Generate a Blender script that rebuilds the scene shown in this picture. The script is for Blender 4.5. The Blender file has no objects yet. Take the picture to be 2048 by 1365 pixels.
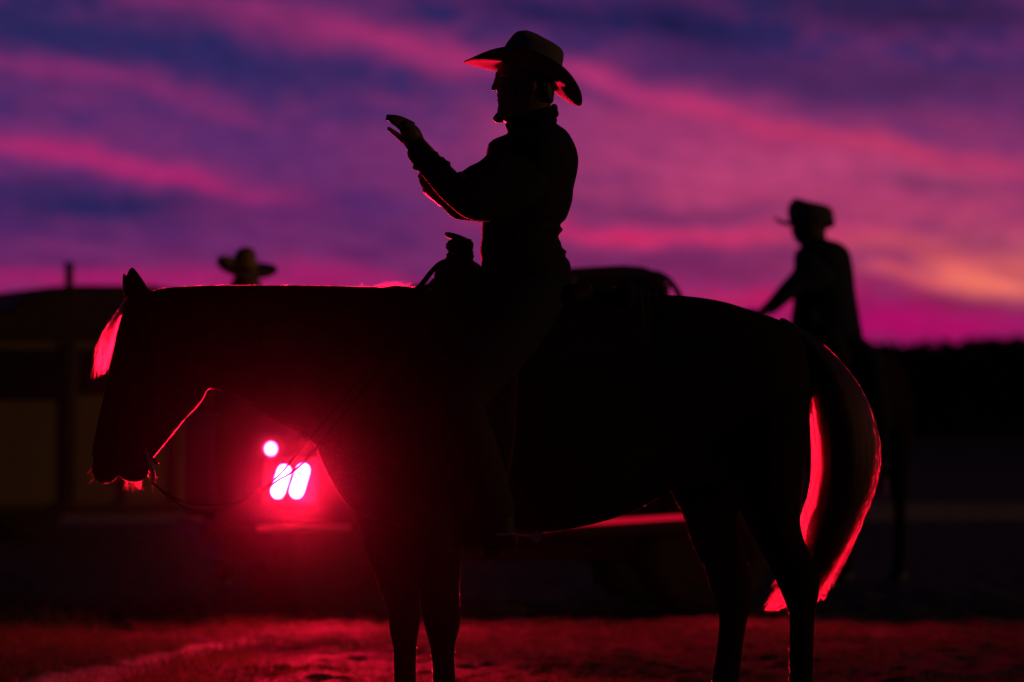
import bpy, bmesh, math, random
import numpy as np
from mathutils import Vector, Matrix

random.seed(7)
rng = np.random.default_rng(11)
SC = bpy.context.scene
COL = SC.collection
R = math.radians

# ------------------------------------------------------------------ camera, sky, sun, exposure
EYE = 1.17            # camera height in metres
FPX = 7680.0          # focal length in photograph pixels (135 mm on 36 mm)
cam_d = bpy.data.cameras.new('camera')
cam_d.lens = 135.0
cam_d.sensor_width = 36.0
cam_d.shift_y = 100.5 / 2048.0
cam_d.clip_start = 0.1
cam_d.clip_end = 3000.0
cam_d.dof.use_dof = True
cam_d.dof.focus_distance = 11.95
cam_d.dof.aperture_fstop = 2.45
cam = bpy.data.objects.new('camera', cam_d)
COL.objects.link(cam)
cam.location = (0, 0, EYE)
cam.rotation_euler = (R(90), 0, 0)
SC.camera = cam

SC.view_settings.view_transform = 'Standard'
SC.view_settings.look = 'None'
SC.view_settings.exposure = 0.0
SC.view_settings.gamma = 1.0
SC.view_settings.use_curve_mapping = False
SC.render.engine = 'CYCLES'
SC.cycles.use_denoising = True
SC.cycles.max_bounces = 6
SC.cycles.transparent_max_bounces = 24
SC.cycles.volume_bounces = 0
SC.cycles.sample_clamp_indirect = 4.0
SC.cycles.caustics_reflective = False
SC.cycles.caustics_refractive = False


def lin(r, g, b):
    def f(c):
        c /= 255.0
        return c / 12.92 if c <= 0.04045 else ((c + 0.055) / 1.055) ** 2.4
    return (f(r), f(g), f(b), 1.0)


def build_sky():
    """Dusk sky: a twilight gradient with drawn-out cloud bands, all in azimuth / elevation."""
    w = bpy.data.worlds.new('World')
    SC.world = w
    w.use_nodes = True
    nt = w.node_tree
    nt.nodes.clear()
    N, Lk = nt.nodes, nt.links

    def math_n(op, a, b=None, c=None, tree=None):
        t = tree or nt
        n = t.nodes.new('ShaderNodeMath')
        n.operation = op
        for i, v in enumerate((a, b, c)):
            if v is None:
                continue
            if isinstance(v, (int, float)):
                n.inputs[i].default_value = v
            else:
                t.links.new(v, n.inputs[i])
        return n.outputs[0]

    # streak group: soft long ellipse, turned, in (u, v)
    g = bpy.data.node_groups.new('cloud_streak', 'ShaderNodeTree')
    for nm, tp in (('U', 'NodeSocketFloat'), ('V', 'NodeSocketFloat'), ('CX', 'NodeSocketFloat'),
                   ('CY', 'NodeSocketFloat'), ('COS', 'NodeSocketFloat'), ('SIN', 'NodeSocketFloat'),
                   ('L', 'NodeSocketFloat'), ('W', 'NodeSocketFloat'), ('AMT', 'NodeSocketFloat'), ('MOD', 'NodeSocketFloat')):
        g.interface.new_socket(nm, in_out='INPUT', socket_type=tp)
    g.interface.new_socket('F', in_out='OUTPUT', socket_type='NodeSocketFloat')
    gi = g.nodes.new('NodeGroupInput')
    go = g.nodes.new('NodeGroupOutput')
    I = gi.outputs
    m = lambda *a: math_n(*a, tree=g)
    dx = m('SUBTRACT', I['U'], I['CX'])
    dy = m('SUBTRACT', I['V'], I['CY'])
    p = m('DIVIDE', m('MULTIPLY_ADD', dx, I['COS'], m('MULTIPLY', dy, I['SIN'])), I['L'])
    q = m('DIVIDE', m('SUBTRACT', m('MULTIPLY', dy, I['COS']), m('MULTIPLY', dx, I['SIN'])), I['W'])
    e = m('EXPONENT', m('MULTIPLY', m('MULTIPLY_ADD', p, p, m('MULTIPLY', q, q)), -1.0))
    f = m('MULTIPLY', m('MULTIPLY', e, I['AMT']), I['MOD'])
    f = m('MINIMUM', f, 1.0)
    g.links.new(f, go.inputs['F'])

    tc = N.new('ShaderNodeTexCoord')
    sep = N.new('ShaderNodeSeparateXYZ')
    Lk.new(tc.outputs['Generated'], sep.inputs[0])
    X, Y, Z = sep.outputs
    az = math_n('ARCTAN2', X, Y)
    el = math_n('ARCSINE', Z)
    U0 = math_n('MULTIPLY_ADD', az, FPX / 1000.0, 1.024)
    V0 = math_n('MULTIPLY_ADD', el, -FPX / 1000.0, 0.783)

    def noise(su, sv, rot, scale, detail, rough, seed):
        c, s = math.cos(R(rot)), math.sin(R(rot))
        a = math_n('MULTIPLY', math_n('MULTIPLY_ADD', U0, c, math_n('MULTIPLY', V0, s)), su)
        b = math_n('MULTIPLY', math_n('SUBTRACT', math_n('MULTIPLY', V0, c), math_n('MULTIPLY', U0, s)), sv)
        cb = N.new('ShaderNodeCombineXYZ')
        Lk.new(a, cb.inputs[0]); Lk.new(b, cb.inputs[1])
        cb.inputs[2].default_value = seed
        n = N.new('ShaderNodeTexNoise')
        n.inputs['Scale'].default_value = scale
        n.inputs['Detail'].default_value = detail
        n.inputs['Roughness'].default_value = rough
        Lk.new(cb.outputs[0], n.inputs['Vector'])
        return n.outputs['Fac']

    wv = noise(1.0, 1.6, 0, 3.2, 3, .5, 1.3)
    wu = noise(1.0, 1.6, 0, 2.2, 2, .5, 7.7)
    U = math_n('MULTIPLY_ADD', math_n('SUBTRACT', wu, .5), .26, U0)
    V = math_n('MULTIPLY_ADD', math_n('SUBTRACT', wv, .5), .13, V0)
    tex = noise(1.0, 4.6, 8, 4.2, 5, .58, 3.1)          # long wisps
    puff = noise(1.5, 2.5, 8, 7.5, 4, .55, 5.9)          # small rippled clumps
    mod = math_n('MULTIPLY_ADD', tex, 1.5, math_n('MULTIPLY_ADD', puff, .9, -.38))

    # gradient by elevation
    def ramp(fac, stops):
        r = N.new('ShaderNodeValToRGB')
        r.color_ramp.interpolation = 'EASE'
        els = r.color_ramp.elements
        while len(els) > 1:
            els.remove(els[-1])
        els[0].position = stops[0][0]; els[0].color = stops[0][1]
        for pz, c in stops[1:]:
            k = els.new(pz); k.color = c
        Lk.new(fac, r.inputs[0])
        return r.outputs[0]

    def mix(fac, a, b):
        n = N.new('ShaderNodeMix')
        n.data_type = 'RGBA'
        if isinstance(fac, (int, float)):
            n.inputs['Factor'].default_value = fac
        else:
            Lk.new(fac, n.inputs['Factor'])
        for key, v in ((6, a), (7, b)):
            if isinstance(v, tuple):
                n.inputs[key].default_value = v
            else:
                Lk.new(v, n.inputs[key])
        return n.outputs[2]

    # fac = (V+7)/8 : zenith side at 0, horizon (.783) at .973
    vf = math_n('MULTIPLY_ADD', V, .125, .875)
    P = lambda v: (v + 7.0) / 8.0
    col = ramp(vf, [(0.0, lin(6, 8, 20)), (P(-3.0), lin(9, 11, 29)), (P(-1.0), lin(20, 23, 56)), (P(-.2), lin(32, 33, 82)),
                    (P(.02), lin(40, 37, 92)), (P(.16), lin(58, 40, 100)), (P(.30), lin(88, 42, 108)), (P(.45), lin(84, 37, 100)),
                    (P(.53), lin(100, 34, 96)), (P(.59), lin(160, 22, 95)), (P(.68), lin(128, 8, 86)), (P(.78), lin(60, 6, 50))])
    back = ramp(vf, [(0.0, lin(6, 8, 20)), (P(-2.0), lin(8, 10, 26)), (P(.2), lin(11, 12, 32)), (P(.78), lin(20, 14, 34))])
    faceaz = math_n('COSINE', math_n('SUBTRACT', az, .30))
    facef = math_n('MINIMUM', math_n('MAXIMUM', math_n('MULTIPLY_ADD', faceaz, 1.3, -.15), 0.0), 1.0)
    col = mix(facef, back, col)
    # generic cloud wisps, fading away from the sunset side and towards the zenith
    awayf = facef
    lowf = math_n('EXPONENT', math_n('MULTIPLY', math_n('MULTIPLY', el, el), -22.0))
    wf = math_n('MULTIPLY', math_n('MULTIPLY', awayf, lowf), math_n('MULTIPLY_ADD', tex, 3.2, -1.45))
    wf = math_n('MINIMUM', math_n('MAXIMUM', wf, 0.0), .6)
    col = mix(wf, col, lin(132, 44, 108))
    pf = math_n('MINIMUM', math_n('MAXIMUM', math_n('MULTIPLY', math_n('MULTIPLY', lowf, facef), math_n('MULTIPLY_ADD', puff, 4.2, -1.95)), 0.0), .6)
    col = mix(pf, col, lin(112, 44, 106))

    S = [  # cx, cy, tilt, half length, half width, colour, amount  (photograph pixels as angle units)
        (1700, 390, 4, 640, 150, (176, 60, 108), 1.25), (1360, 300, 8, 300, 70, (164, 54, 112), .7),
        (120, 60, 3, 330, 45, (22, 38, 88), .9), (420, 112, 9, 280, 40, (34, 38, 94), .9),
        (560, 140, 6, 160, 26, (40, 38, 95), .7),
        (150, 408, 2, 300, 34, (16, 34, 86), 1.1), (470, 250, 8, 280, 26, (62, 42, 106), .6),
        (730, 420, 2, 190, 42, (70, 38, 104), .8), (1090, 18, 4, 200, 34, (24, 28, 78), .9),
        (1400, 55, 13, 210, 52, (22, 26, 72), 1.1), (1830, 25, 3, 320, 45, (32, 28, 68), .9),
        (1560, 150, 10, 330, 46, (64, 36, 92), .9), (1880, 170, 7, 280, 55, (72, 38, 88), .9),
        (130, 140, 9, 230, 24, (132, 42, 108), .8), (350, 185, 12, 200, 26, (130, 42, 108), .7),
        (160, 325, 10, 300, 24, (172, 40, 108), 1.05), (60, 300, 6, 120, 18, (176, 40, 110), .6), (330, 365, 9, 150, 15, (178, 34, 108), .9),
        (560, 45, 13, 290, 32, (142, 44, 108), .9), (820, 100, 13, 230, 30, (166, 46, 110), 1.1),
        (640, 320, 4, 330, 50, (112, 44, 108), .6), (480, 432, 2, 190, 20, (122, 38, 102), .7),
        (1210, 165, 15, 170, 24, (178, 50, 114), 1.1), (1430, 225, 15, 230, 26, (186, 50, 110), 1.1),
        (1800, 300, 8, 330, 24, (190, 54, 100), 1.0), (1560, 340, 2, 260, 34, (186, 66, 116), .8),
        (1370, 425, 1, 250, 17, (112, 42, 96), .95), (1850, 378, 5, 120, 20, (112, 52, 98), .95),
        (1300, 468, 2, 230, 17, (210, 42, 104), 1.3), (1560, 480, 4, 160, 18, (204, 52, 102), .9),
        (1300, 522, 1, 260, 22, (112, 34, 90), .95), (1480, 545, 1, 120, 16, (118, 34, 86), .7),
        (1860, 522, 7, 200, 18, (214, 82, 102), .9), (1830, 515, 5, 90, 9, (140, 46, 86), .6),
        (1990, 562, 2, 130, 30, (248, 120, 102), 1.1), (1990, 520, 5, 150, 18, (222, 90, 100), .55), (1820, 560, 5, 150, 14, (226, 88, 98), .8),
        (1960, 612, 2, 150, 14, (124, 24, 74), 1.0), (1720, 588, 1, 170, 10, (150, 30, 84), .6),
        (350, 562, 0, 620, 20, (172, 26, 102), .9), (1520, 600, 0, 140, 18, (206, 30, 96), .9),
        (1780, 650, 0, 420, 26, (178, 4, 98), .95),
        (2500, 520, 2, 420, 60, (240, 120, 84), .9), (3000, 560, 0, 500, 50, (250, 140, 80), .8),
    ]
    for cx, cy, t, L_, W_, c, amt in S:
        n = N.new('ShaderNodeGroup')
        n.node_tree = g
        Lk.new(U, n.inputs['U']); Lk.new(V, n.inputs['V']); Lk.new(mod, n.inputs['MOD'])
        n.inputs['CX'].default_value = cx / 1000; n.inputs['CY'].default_value = cy / 1000
        n.inputs['COS'].default_value = math.cos(R(t)); n.inputs['SIN'].default_value = math.sin(R(t))
        n.inputs['L'].default_value = L_ / 1000; n.inputs['W'].default_value = W_ / 1000
        n.inputs['AMT'].default_value = amt
        col = mix(n.outputs[0], col, lin(*c))
    fine = noise(1.2, 2.8, 9, 15.0, 5, .6, 9.4)
    fm = math_n('MULTIPLY_ADD', fine, .62, .69)
    vm = N.new('ShaderNodeVectorMath'); vm.operation = 'SCALE'
    Lk.new(col, vm.inputs[0]); Lk.new(fm, vm.inputs['Scale'])
    col = vm.outputs[0]
    bg = N.new('ShaderNodeBackground')
    Lk.new(col, bg.inputs[0])
    bg.inputs[1].default_value = 1.0
    out = N.new('ShaderNodeOutputWorld')
    Lk.new(bg.outputs[0], out.inputs[0])
    w.cycles.sampling_method = 'MANUAL'
    w.cycles.sample_map_resolution = 1024


build_sky()

# last glow of the sun, low on the right of the frame
sun_d = bpy.data.lights.new('sun', 'SUN')
sun_d.energy = 0.20
sun_d.angle = R(6)
sun_d.color = (1.0, 0.52, 0.14)
sun = bpy.data.objects.new('sun', sun_d)
COL.objects.link(sun)
SUN_AZ, SUN_EL = R(94.5), R(7)
sd = Vector((math.sin(SUN_AZ) * math.cos(SUN_EL), math.cos(SUN_AZ) * math.cos(SUN_EL), math.sin(SUN_EL)))
sun.rotation_euler = sd.to_track_quat('Z', 'Y').to_euler()
sun.location = (20, 10, 10)


# ------------------------------------------------------------------ helpers
def at(px, py, Y):
    """Photograph pixel at distance Y -> point in metres."""
    return Vector(((px - 1024.0) * Y / FPX, Y, EYE + (783.0 - py) * Y / FPX))


def tag(o, label=None, cat=None, group=None, kind=None):
    for k, v in (('label', label), ('category', cat), ('group', group), ('kind', kind)):
        if v:
            o[k] = v
    return o


def empty(name, loc, rz=0.0):
    o = bpy.data.objects.new(name, None)
    o.empty_display_size = .2
    COL.objects.link(o)
    o.location = loc
    o.rotation_euler = (0, 0, rz)
    o.matrix_world = Matrix.Translation(Vector(loc)) @ Matrix.Rotation(rz, 4, 'Z')
    return o


def world_of(o):
    m = o.matrix_basis.copy()
    if o.parent:
        m = world_of(o.parent) @ o.matrix_parent_inverse @ m
    return m


def link(name, data, mat=None, parent=None, local=False):
    """Object from data given in world coordinates (or in the parent's, local=True)."""
    o = bpy.data.objects.new(name, data)
    COL.objects.link(o)
    if mat is not None:
        for mm in (mat if isinstance(mat, (list, tuple)) else [mat]):
            if len(data.materials) < (len(mat) if isinstance(mat, (list, tuple)) else 1):
                data.materials.append(mm)
    if parent:
        o.parent = parent
        if not local:
            o.matrix_parent_inverse = world_of(parent).inverted()
    return o


def bm_mesh(bm, name, smooth=False):
    bmesh.ops.recalc_face_normals(bm, faces=bm.faces)
    me = bpy.data.meshes.new(name)
    bm.to_mesh(me)
    bm.free()
    if smooth:
        me.polygons.foreach_set('use_smooth', [True] * len(me.polygons))
    return me


def ring_loft(bm, rings, cap=True):
    """rings: list of lists of points, same count."""
    vs = [[bm.verts.new(p) for p in r] for r in rings]
    n = len(vs[0])
    for a, b in zip(vs, vs[1:]):
        for i in range(n):
            bm.faces.new((a[i], a[(i + 1) % n], b[(i + 1) % n], b[i]))
    if cap:
        bm.faces.new(vs[0][::-1])
        bm.faces.new(vs[-1])


def ell(c, a, b, n=20, sq=1.0):
    out = []
    for k in range(n):
        t = 2 * math.pi * k / n
        ct, st = math.cos(t), math.sin(t)
        if sq != 1.0:
            ct = math.copysign(abs(ct) ** sq, ct); st = math.copysign(abs(st) ** sq, st)
        out.append(c + a * ct + b * st)
    return out


def catmull(rows, sub):
    rows = np.array(rows, float)
    out = []
    n = len(rows)
    for i in range(n - 1):
        p0, p1, p2, p3 = rows[max(i - 1, 0)], rows[i], rows[i + 1], rows[min(i + 2, n - 1)]
        for k in range(sub):
            t = k / sub
            out.append(.5 * ((2 * p1) + (-p0 + p2) * t + (2 * p0 - 5 * p1 + 4 * p2 - p3) * t * t + (-p0 + 3 * p1 - 3 * p2 + p3) * t ** 3))
    out.append(rows[-1])
    return out


GROW = 0.0


def outline_loft(bm, rows, Y=12.0, sub=3, n=22, sq=.92):
    """rows: (ax, ay, bx, by, half_width[, Y]) two outline points per station plus the half depth."""
    rows = [tuple(r) + ((Y,) if len(r) == 5 else ()) for r in rows]
    st = catmull(rows, sub)
    rings = []
    for ax, ay, bx, by, w, yy in st:
        A, B = at(ax, ay, yy), at(bx, by, yy)
        c = (A + B) / 2
        if GROW:
            e = (A - B).normalized() * GROW
            A, B = A + e, B - e
        rings.append(ell(c, (A - B) / 2, Vector((0, max(w, .004), 0)), n, sq))
    # rounded ends
    def dome(r0, r1):
        c0 = sum(r0, Vector()) / len(r0); c1 = sum(r1, Vector()) / len(r1)
        d = (c0 - c1)
        d = d.normalized() if d.length > 1e-6 else Vector((0, 0, 1))
        rad = min((p - c0).length for p in r0)
        res = []
        for f, h in ((.85, .35), (.5, .6), (.12, .7)):
            res.append([c0 + (p - c0) * f + d * rad * h * .6 for p in r0])
        return res
    rings = dome(rings[0], rings[1])[::-1] + rings + dome(rings[-1], rings[-2])
    ring_loft(bm, rings)


def tube(bm, pts, rad, n=10, sub=1, cap=True):
    pts = [Vector(p) for p in pts]
    rads = list(rad) if isinstance(rad, (list, tuple)) else [rad] * len(pts)
    if sub > 1:
        rows = catmull([(*p, r) for p, r in zip(pts, rads)], sub)
        pts = [Vector(r[:3]) for r in rows]; rads = [r[3] for r in rows]
    rings = []
    up = None
    for i, p in enumerate(pts):
        d = (pts[min(i + 1, len(pts) - 1)] - pts[max(i - 1, 0)]).normalized()
        if up is None:
            up = Vector((0, 1, 0)) if abs(d.y) < .8 else Vector((0, 0, 1))
        a = (up - d * up.dot(d))
        a = a.normalized() if a.length > 1e-5 else d.orthogonal().normalized()
        up = a
        b = d.cross(a)
        rings.append([p + (a * math.cos(2 * math.pi * k / n) + b * math.sin(2 * math.pi * k / n)) * max(rads[i], .0003) for k in range(n)])
    ring_loft(bm, rings, cap)


def ball(bm, c, r, n=12):
    c = Vector(c)
    r = Vector(r) if not isinstance(r, (int, float)) else Vector((r, r, r))
    res = bmesh.ops.create_uvsphere(bm, u_segments=n, v_segments=n // 2 + 2, radius=1.0)
    for v in res['verts']:
        v.co = Vector((v.co.x * r.x, v.co.y * r.y, v.co.z * r.z)) + c


def box(bm, lo, hi):
    x0, y0, z0 = lo; x1, y1, z1 = hi
    v = [bm.verts.new(p) for p in ((x0, y0, z0), (x1, y0, z0), (x1, y1, z0), (x0, y1, z0), (x0, y0, z1), (x1, y0, z1), (x1, y1, z1), (x0, y1, z1))]
    for f in ((3, 2, 1, 0), (4, 5, 6, 7), (0, 1, 5, 4), (1, 2, 6, 5), (2, 3, 7, 6), (3, 0, 4, 7)):
        bm.faces.new([v[i] for i in f])


def prism(bm, prof, y0, y1):
    """Profile in local x, z drawn out from y0 to y1."""
    a = [bm.verts.new((x, y0, z)) for x, z in prof]
    b = [bm.verts.new((x, y1, z)) for x, z in prof]
    n = len(prof)
    for i in range(n):
        bm.faces.new((a[i], a[(i + 1) % n], b[(i + 1) % n], b[i]))
    bm.faces.new(a[::-1]); bm.faces.new(b)


def bevel(bm, w=.01, seg=2, ang=30):
    bmesh.ops.recalc_face_normals(bm, faces=bm.faces)
    ed = [e for e in bm.edges if len(e.link_faces) == 2 and e.calc_face_angle(0) > R(ang)]
    bmesh.ops.bevel(bm, geom=ed, offset=w, segments=seg, affect='EDGES', clamp_overlap=True)


def fuse(bm, name, voxel, smooth=5, noise=None):
    """Overlapping closed pieces -> one continuous skin."""
    bmesh.ops.triangulate(bm, faces=[f for f in bm.faces if len(f.verts) > 4])
    me = bm_mesh(bm, name + '_raw')
    o = bpy.data.objects.new('tmp', me)
    COL.objects.link(o)
    m = o.modifiers.new('r', 'REMESH'); m.mode = 'VOXEL'; m.voxel_size = voxel; m.use_smooth_shade = True
    s = o.modifiers.new('s', 'SMOOTH'); s.iterations = smooth; s.factor = .5
    dg = bpy.context.evaluated_depsgraph_get()
    dg.update()
    res = bpy.data.meshes.new_from_object(o.evaluated_get(dg))
    res.name = name
    bpy.data.objects.remove(o)
    bpy.data.meshes.remove(me)
    res.polygons.foreach_set('use_smooth', [True] * len(res.polygons))
    res.materials.clear()
    return res


def solidify(bm, t, name):
    me = bm_mesh(bm, name + '_raw', True)
    o = bpy.data.objects.new('tmp', me)
    COL.objects.link(o)
    m = o.modifiers.new('s', 'SOLIDIFY'); m.thickness = t; m.offset = 0
    u = o.modifiers.new('u', 'SUBSURF'); u.levels = 1
    dg = bpy.context.evaluated_depsgraph_get(); dg.update()
    res = bpy.data.meshes.new_from_object(o.evaluated_get(dg)); res.name = name
    bpy.data.objects.remove(o); bpy.data.meshes.remove(me)
    res.polygons.foreach_set('use_smooth', [True] * len(res.polygons))
    return res


def hair(name, pts, r0, r1, mat, parent=None):
    """pts: array (strands, points, 3) in world coordinates."""
    n, k, _ = pts.shape
    hc = bpy.data.hair_curves.new(name)
    hc.add_curves([k] * n)
    hc.attributes['position'].data.foreach_set('vector', pts.astype(np.float32).ravel())
    at_ = hc.attributes.get('radius') or hc.attributes.new('radius', 'FLOAT', 'POINT')
    rr = np.tile(np.linspace(r0, r1, k), n) if np.isscalar(r0) else r0
    at_.data.foreach_set('value', rr.astype(np.float32))
    return link(name, hc, mat, parent)


def spline_np(ctrl, k):
    """Catmull-Rom through ctrl (m,3) sampled at k points."""
    ctrl = np.asarray(ctrl, float)
    m = len(ctrl)
    t = np.linspace(0, m - 1 - 1e-6, k)
    i = t.astype(int); f = (t - i)[:, None]
    g = lambda j: ctrl[np.clip(j, 0, m - 1)]
    p0, p1, p2, p3 = g(i - 1), g(i), g(i + 1), g(i + 2)
    return .5 * (2 * p1 + (-p0 + p2) * f + (2 * p0 - 5 * p1 + 4 * p2 - p3) * f ** 2 + (-p0 + 3 * p1 - 3 * p2 + p3) * f ** 3)


# ------------------------------------------------------------------ materials
def material(name, col, rough=.6, metal=0.0, spec=.5, var=.25, scale=30.0, bump=.0, bscale=200.0, sheen=0.0, coat=0.0, stretch=None):
    m = bpy.data.materials.new(name)
    m.use_nodes = True
    nt = m.node_tree
    b = nt.nodes['Principled BSDF']
    tc = nt.nodes.new('ShaderNodeTexCoord')
    vec = tc.outputs['Object']
    if stretch:
        mp = nt.nodes.new('ShaderNodeMapping')
        mp.inputs['Scale'].default_value = stretch
        nt.links.new(vec, mp.inputs[0]); vec = mp.outputs[0]
    n = nt.nodes.new('ShaderNodeTexNoise')
    n.inputs['Scale'].default_value = scale
    n.inputs['Detail'].default_value = 5
    nt.links.new(vec, n.inputs['Vector'])
    mx = nt.nodes.new('ShaderNodeMix'); mx.data_type = 'RGBA'
    nt.links.new(n.outputs['Fac'], mx.inputs['Factor'])
    mx.inputs[6].default_value = (*[max(c * (1 - var), 0) for c in col], 1)
    mx.inputs[7].default_value = (*[min(c * (1 + var), 1) for c in col], 1)
    nt.links.new(mx.outputs[2], b.inputs['Base Color'])
    b.inputs['Roughness'].default_value = rough
    b.inputs['Metallic'].default_value = metal
    b.inputs['Specular IOR Level'].default_value = spec
    b.inputs['Sheen Weight'].default_value = sheen
    b.inputs['Sheen Roughness'].default_value = .4
    b.inputs['Coat Weight'].default_value = coat
    if bump:
        n2 = nt.nodes.new('ShaderNodeTexNoise')
        n2.inputs['Scale'].default_value = bscale
        n2.inputs['Detail'].default_value = 4
        nt.links.new(vec, n2.inputs['Vector'])
        bp = nt.nodes.new('ShaderNodeBump')
        bp.inputs['Strength'].default_value = bump
        bp.inputs['Distance'].default_value = .01
        nt.links.new(n2.outputs['Fac'], bp.inputs['Height'])
        nt.links.new(bp.outputs[0], b.inputs['Normal'])
    return m


def hair_mat(name, melanin, red=.5, rough=.3):
    m = bpy.data.materials.new(name)
    m.use_nodes = True
    nt = m.node_tree
    nt.nodes.clear()
    h = nt.nodes.new('ShaderNodeBsdfHairPrincipled')
    h.parametrization = 'COLOR'
    h.inputs['Color'].default_value = (*melanin, 1)
    h.inputs['Roughness'].default_value = rough
    if 'Random Color' in h.inputs:
        h.inputs['Random Color'].default_value = .3
    o = nt.nodes.new('ShaderNodeOutputMaterial')
    nt.links.new(h.outputs[0], o.inputs[0])
    return m


def lamp_mat(name, col, strength):
    m = bpy.data.materials.new(name)
    m.use_nodes = True
    nt = m.node_tree
    nt.nodes.clear()
    e = nt.nodes.new('ShaderNodeEmission')
    e.inputs[0].default_value = (*col, 1)
    e.inputs[1].default_value = strength
    o = nt.nodes.new('ShaderNodeOutputMaterial')
    nt.links.new(e.outputs[0], o.inputs[0])
    return m


def glass_mat(name, col=(.02, .025, .03)):
    m = material(name, col, rough=.25, spec=.25, var=.1)
    return m


M = dict(
    coat=material('bay_coat', (.026, .015, .010), .9, spec=.0, var=.35, scale=9, bump=.15, bscale=160),
    hoof=material('hoof_horn', (.05, .04, .035), .5, var=.3, scale=40, bump=.2),
    eye=material('dark_eye', (.01, .006, .004), .05, spec=.9, var=.1),
    skin=material('skin', (.12, .07, .05), .55, spec=.35, var=.12, scale=60, bump=.1, bscale=400),
    felt=material('black_felt', (.16, .14, .14), .85, spec=.15, var=.2, scale=120, bump=.5, bscale=900, sheen=.15),
    band=material('hat_ribbon', (.02, .02, .022), .5, var=.2),
    jacket=material('black_jacket', (.014, .014, .015), .85, spec=.15, var=.3, scale=25, bump=.25, bscale=350),
    denim=material('dark_denim', (.014, .018, .032), .85, spec=.2, var=.35, scale=160, bump=.3, bscale=700, stretch=(1, 1, .3)),
    leather=material('saddle_leather', (.022, .012, .007), .7, spec=.15, var=.35, scale=14, bump=.25, bscale=220),
    bootl=material('boot_leather', (.02, .012, .008), .6, spec=.2, var=.3, scale=18, bump=.15),
    rubber=material('horn_wrap', (.02, .02, .02), .75, var=.3, scale=60, bump=.5, bscale=120),
    wool=material('saddle_blanket', (.024, .021, .020), .95, spec=.1, var=.4, scale=40, bump=.5, bscale=260),
    steel=material('worn_steel', (.55, .54, .52), .28, metal=1.0, var=.15),
    rope=material('braided_rein', (.012, .010, .009), .9, spec=.05, var=.3, scale=90, bump=.4, bscale=500),
    hairh=material('short_hair', (.03, .02, .015), .6, var=.3),
    paint=material('dark_vehicle_paint', (.014, .0135, .0135), .75, spec=.15, var=.15, scale=8, bump=.05, bscale=60),
    plastic=material('black_plastic', (.03, .03, .03), .5, var=.25, scale=35, bump=.2, bscale=300),
    step=material('scuffed_alloy', (.45, .44, .43), .45, metal=.6, var=.25, scale=25, bump=.2, bscale=150),
    tyre=material('tyre_rubber', (.025, .025, .026), .85, var=.3, bump=.3),
    glass=glass_mat('dark_glass'),
    trailer=material('cream_trailer_paint', (.29, .22, .11), .7, spec=.2, var=.25, scale=3, bump=.08, bscale=30),
    trailerd=material('dark_trailer_paint', (.035, .035, .03), .6, var=.3, scale=5),
    straw=material('straw_hat', (.40, .24, .06), .8, var=.3, scale=80, bump=.4, bscale=300),
    shirt=material('navy_shirt', (.03, .035, .06), .85, spec=.2, var=.3, scale=30, bump=.2),
    foliage=material('dark_scrub', (.014, .018, .012), .9, spec=.1, var=.5, scale=2),
    dry=material('dry_grass', (.20, .15, .085), .8, var=.4, scale=20),
    hairm=hair_mat('mane_hair', (.034, .014, .012), .6, .34),
    hairf=hair_mat('forelock_hair', (.10, .042, .036), .6, .34),
    hairc=hair_mat('coat_hair', (.06, .035, .03), .6, .4),
)


def ground_mat():
    m = bpy.data.materials.new('arena_dirt')
    m.use_nodes = True
    nt = m.node_tree
    b = nt.nodes['Principled BSDF']
    b.inputs['Roughness'].default_value = .95
    b.inputs['Specular IOR Level'].default_value = .15
    at_ = nt.nodes.new('ShaderNodeAttribute'); at_.attribute_name = 'light_streak'
    tc = nt.nodes.new('ShaderNodeTexCoord')
    n1 = nt.nodes.new('ShaderNodeTexNoise'); n1.inputs['Scale'].default_value = 7.5; n1.inputs['Detail'].default_value = 8; n1.inputs['Roughness'].default_value = .65
    n2 = nt.nodes.new('ShaderNodeTexNoise'); n2.inputs['Scale'].default_value = 70; n2.inputs['Detail'].default_value = 4
    for n in (n1, n2):
        nt.links.new(tc.outputs['Object'], n.inputs['Vector'])
    r = nt.nodes.new('ShaderNodeValToRGB')
    r.color_ramp.elements[0].position = .34; r.color_ramp.elements[0].color = (.022, .020, .018, 1)
    r.color_ramp.elements[1].position = .70; r.color_ramp.elements[1].color = (.22, .195, .17, 1)
    nt.links.new(n1.outputs['Fac'], r.inputs[0])
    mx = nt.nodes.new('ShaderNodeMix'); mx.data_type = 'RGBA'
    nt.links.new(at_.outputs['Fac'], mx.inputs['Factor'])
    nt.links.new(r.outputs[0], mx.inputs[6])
    mx.inputs[7].default_value = (.76, .70, .62, 1)  # pale tone standing for lamplight along the streak
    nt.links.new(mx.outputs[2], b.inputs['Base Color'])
    bp = nt.nodes.new('ShaderNodeBump'); bp.inputs['Strength'].default_value = .6; bp.inputs['Distance'].default_value = .02
    nt.links.new(n2.outputs['Fac'], bp.inputs['Height'])
    nt.links.new(bp.outputs[0], b.inputs['Normal'])
    return m


# ------------------------------------------------------------------ setting: ground with painted light streak, road, scrub
def value_noise(x, y, seed):
    xi = np.floor(x).astype(int); yi = np.floor(y).astype(int)
    fx = x - xi; fy = y - yi
    fx = fx * fx * (3 - 2 * fx); fy = fy * fy * (3 - 2 * fy)
    def h(a, b):
        v = np.sin(a * 127.1 + b * 311.7 + seed * 74.7) * 43758.5453
        return v - np.floor(v)
    return (h(xi, yi) * (1 - fx) + h(xi + 1, yi) * fx) * (1 - fy) + (h(xi, yi + 1) * (1 - fx) + h(xi + 1, yi + 1) * fx) * fy


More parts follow.
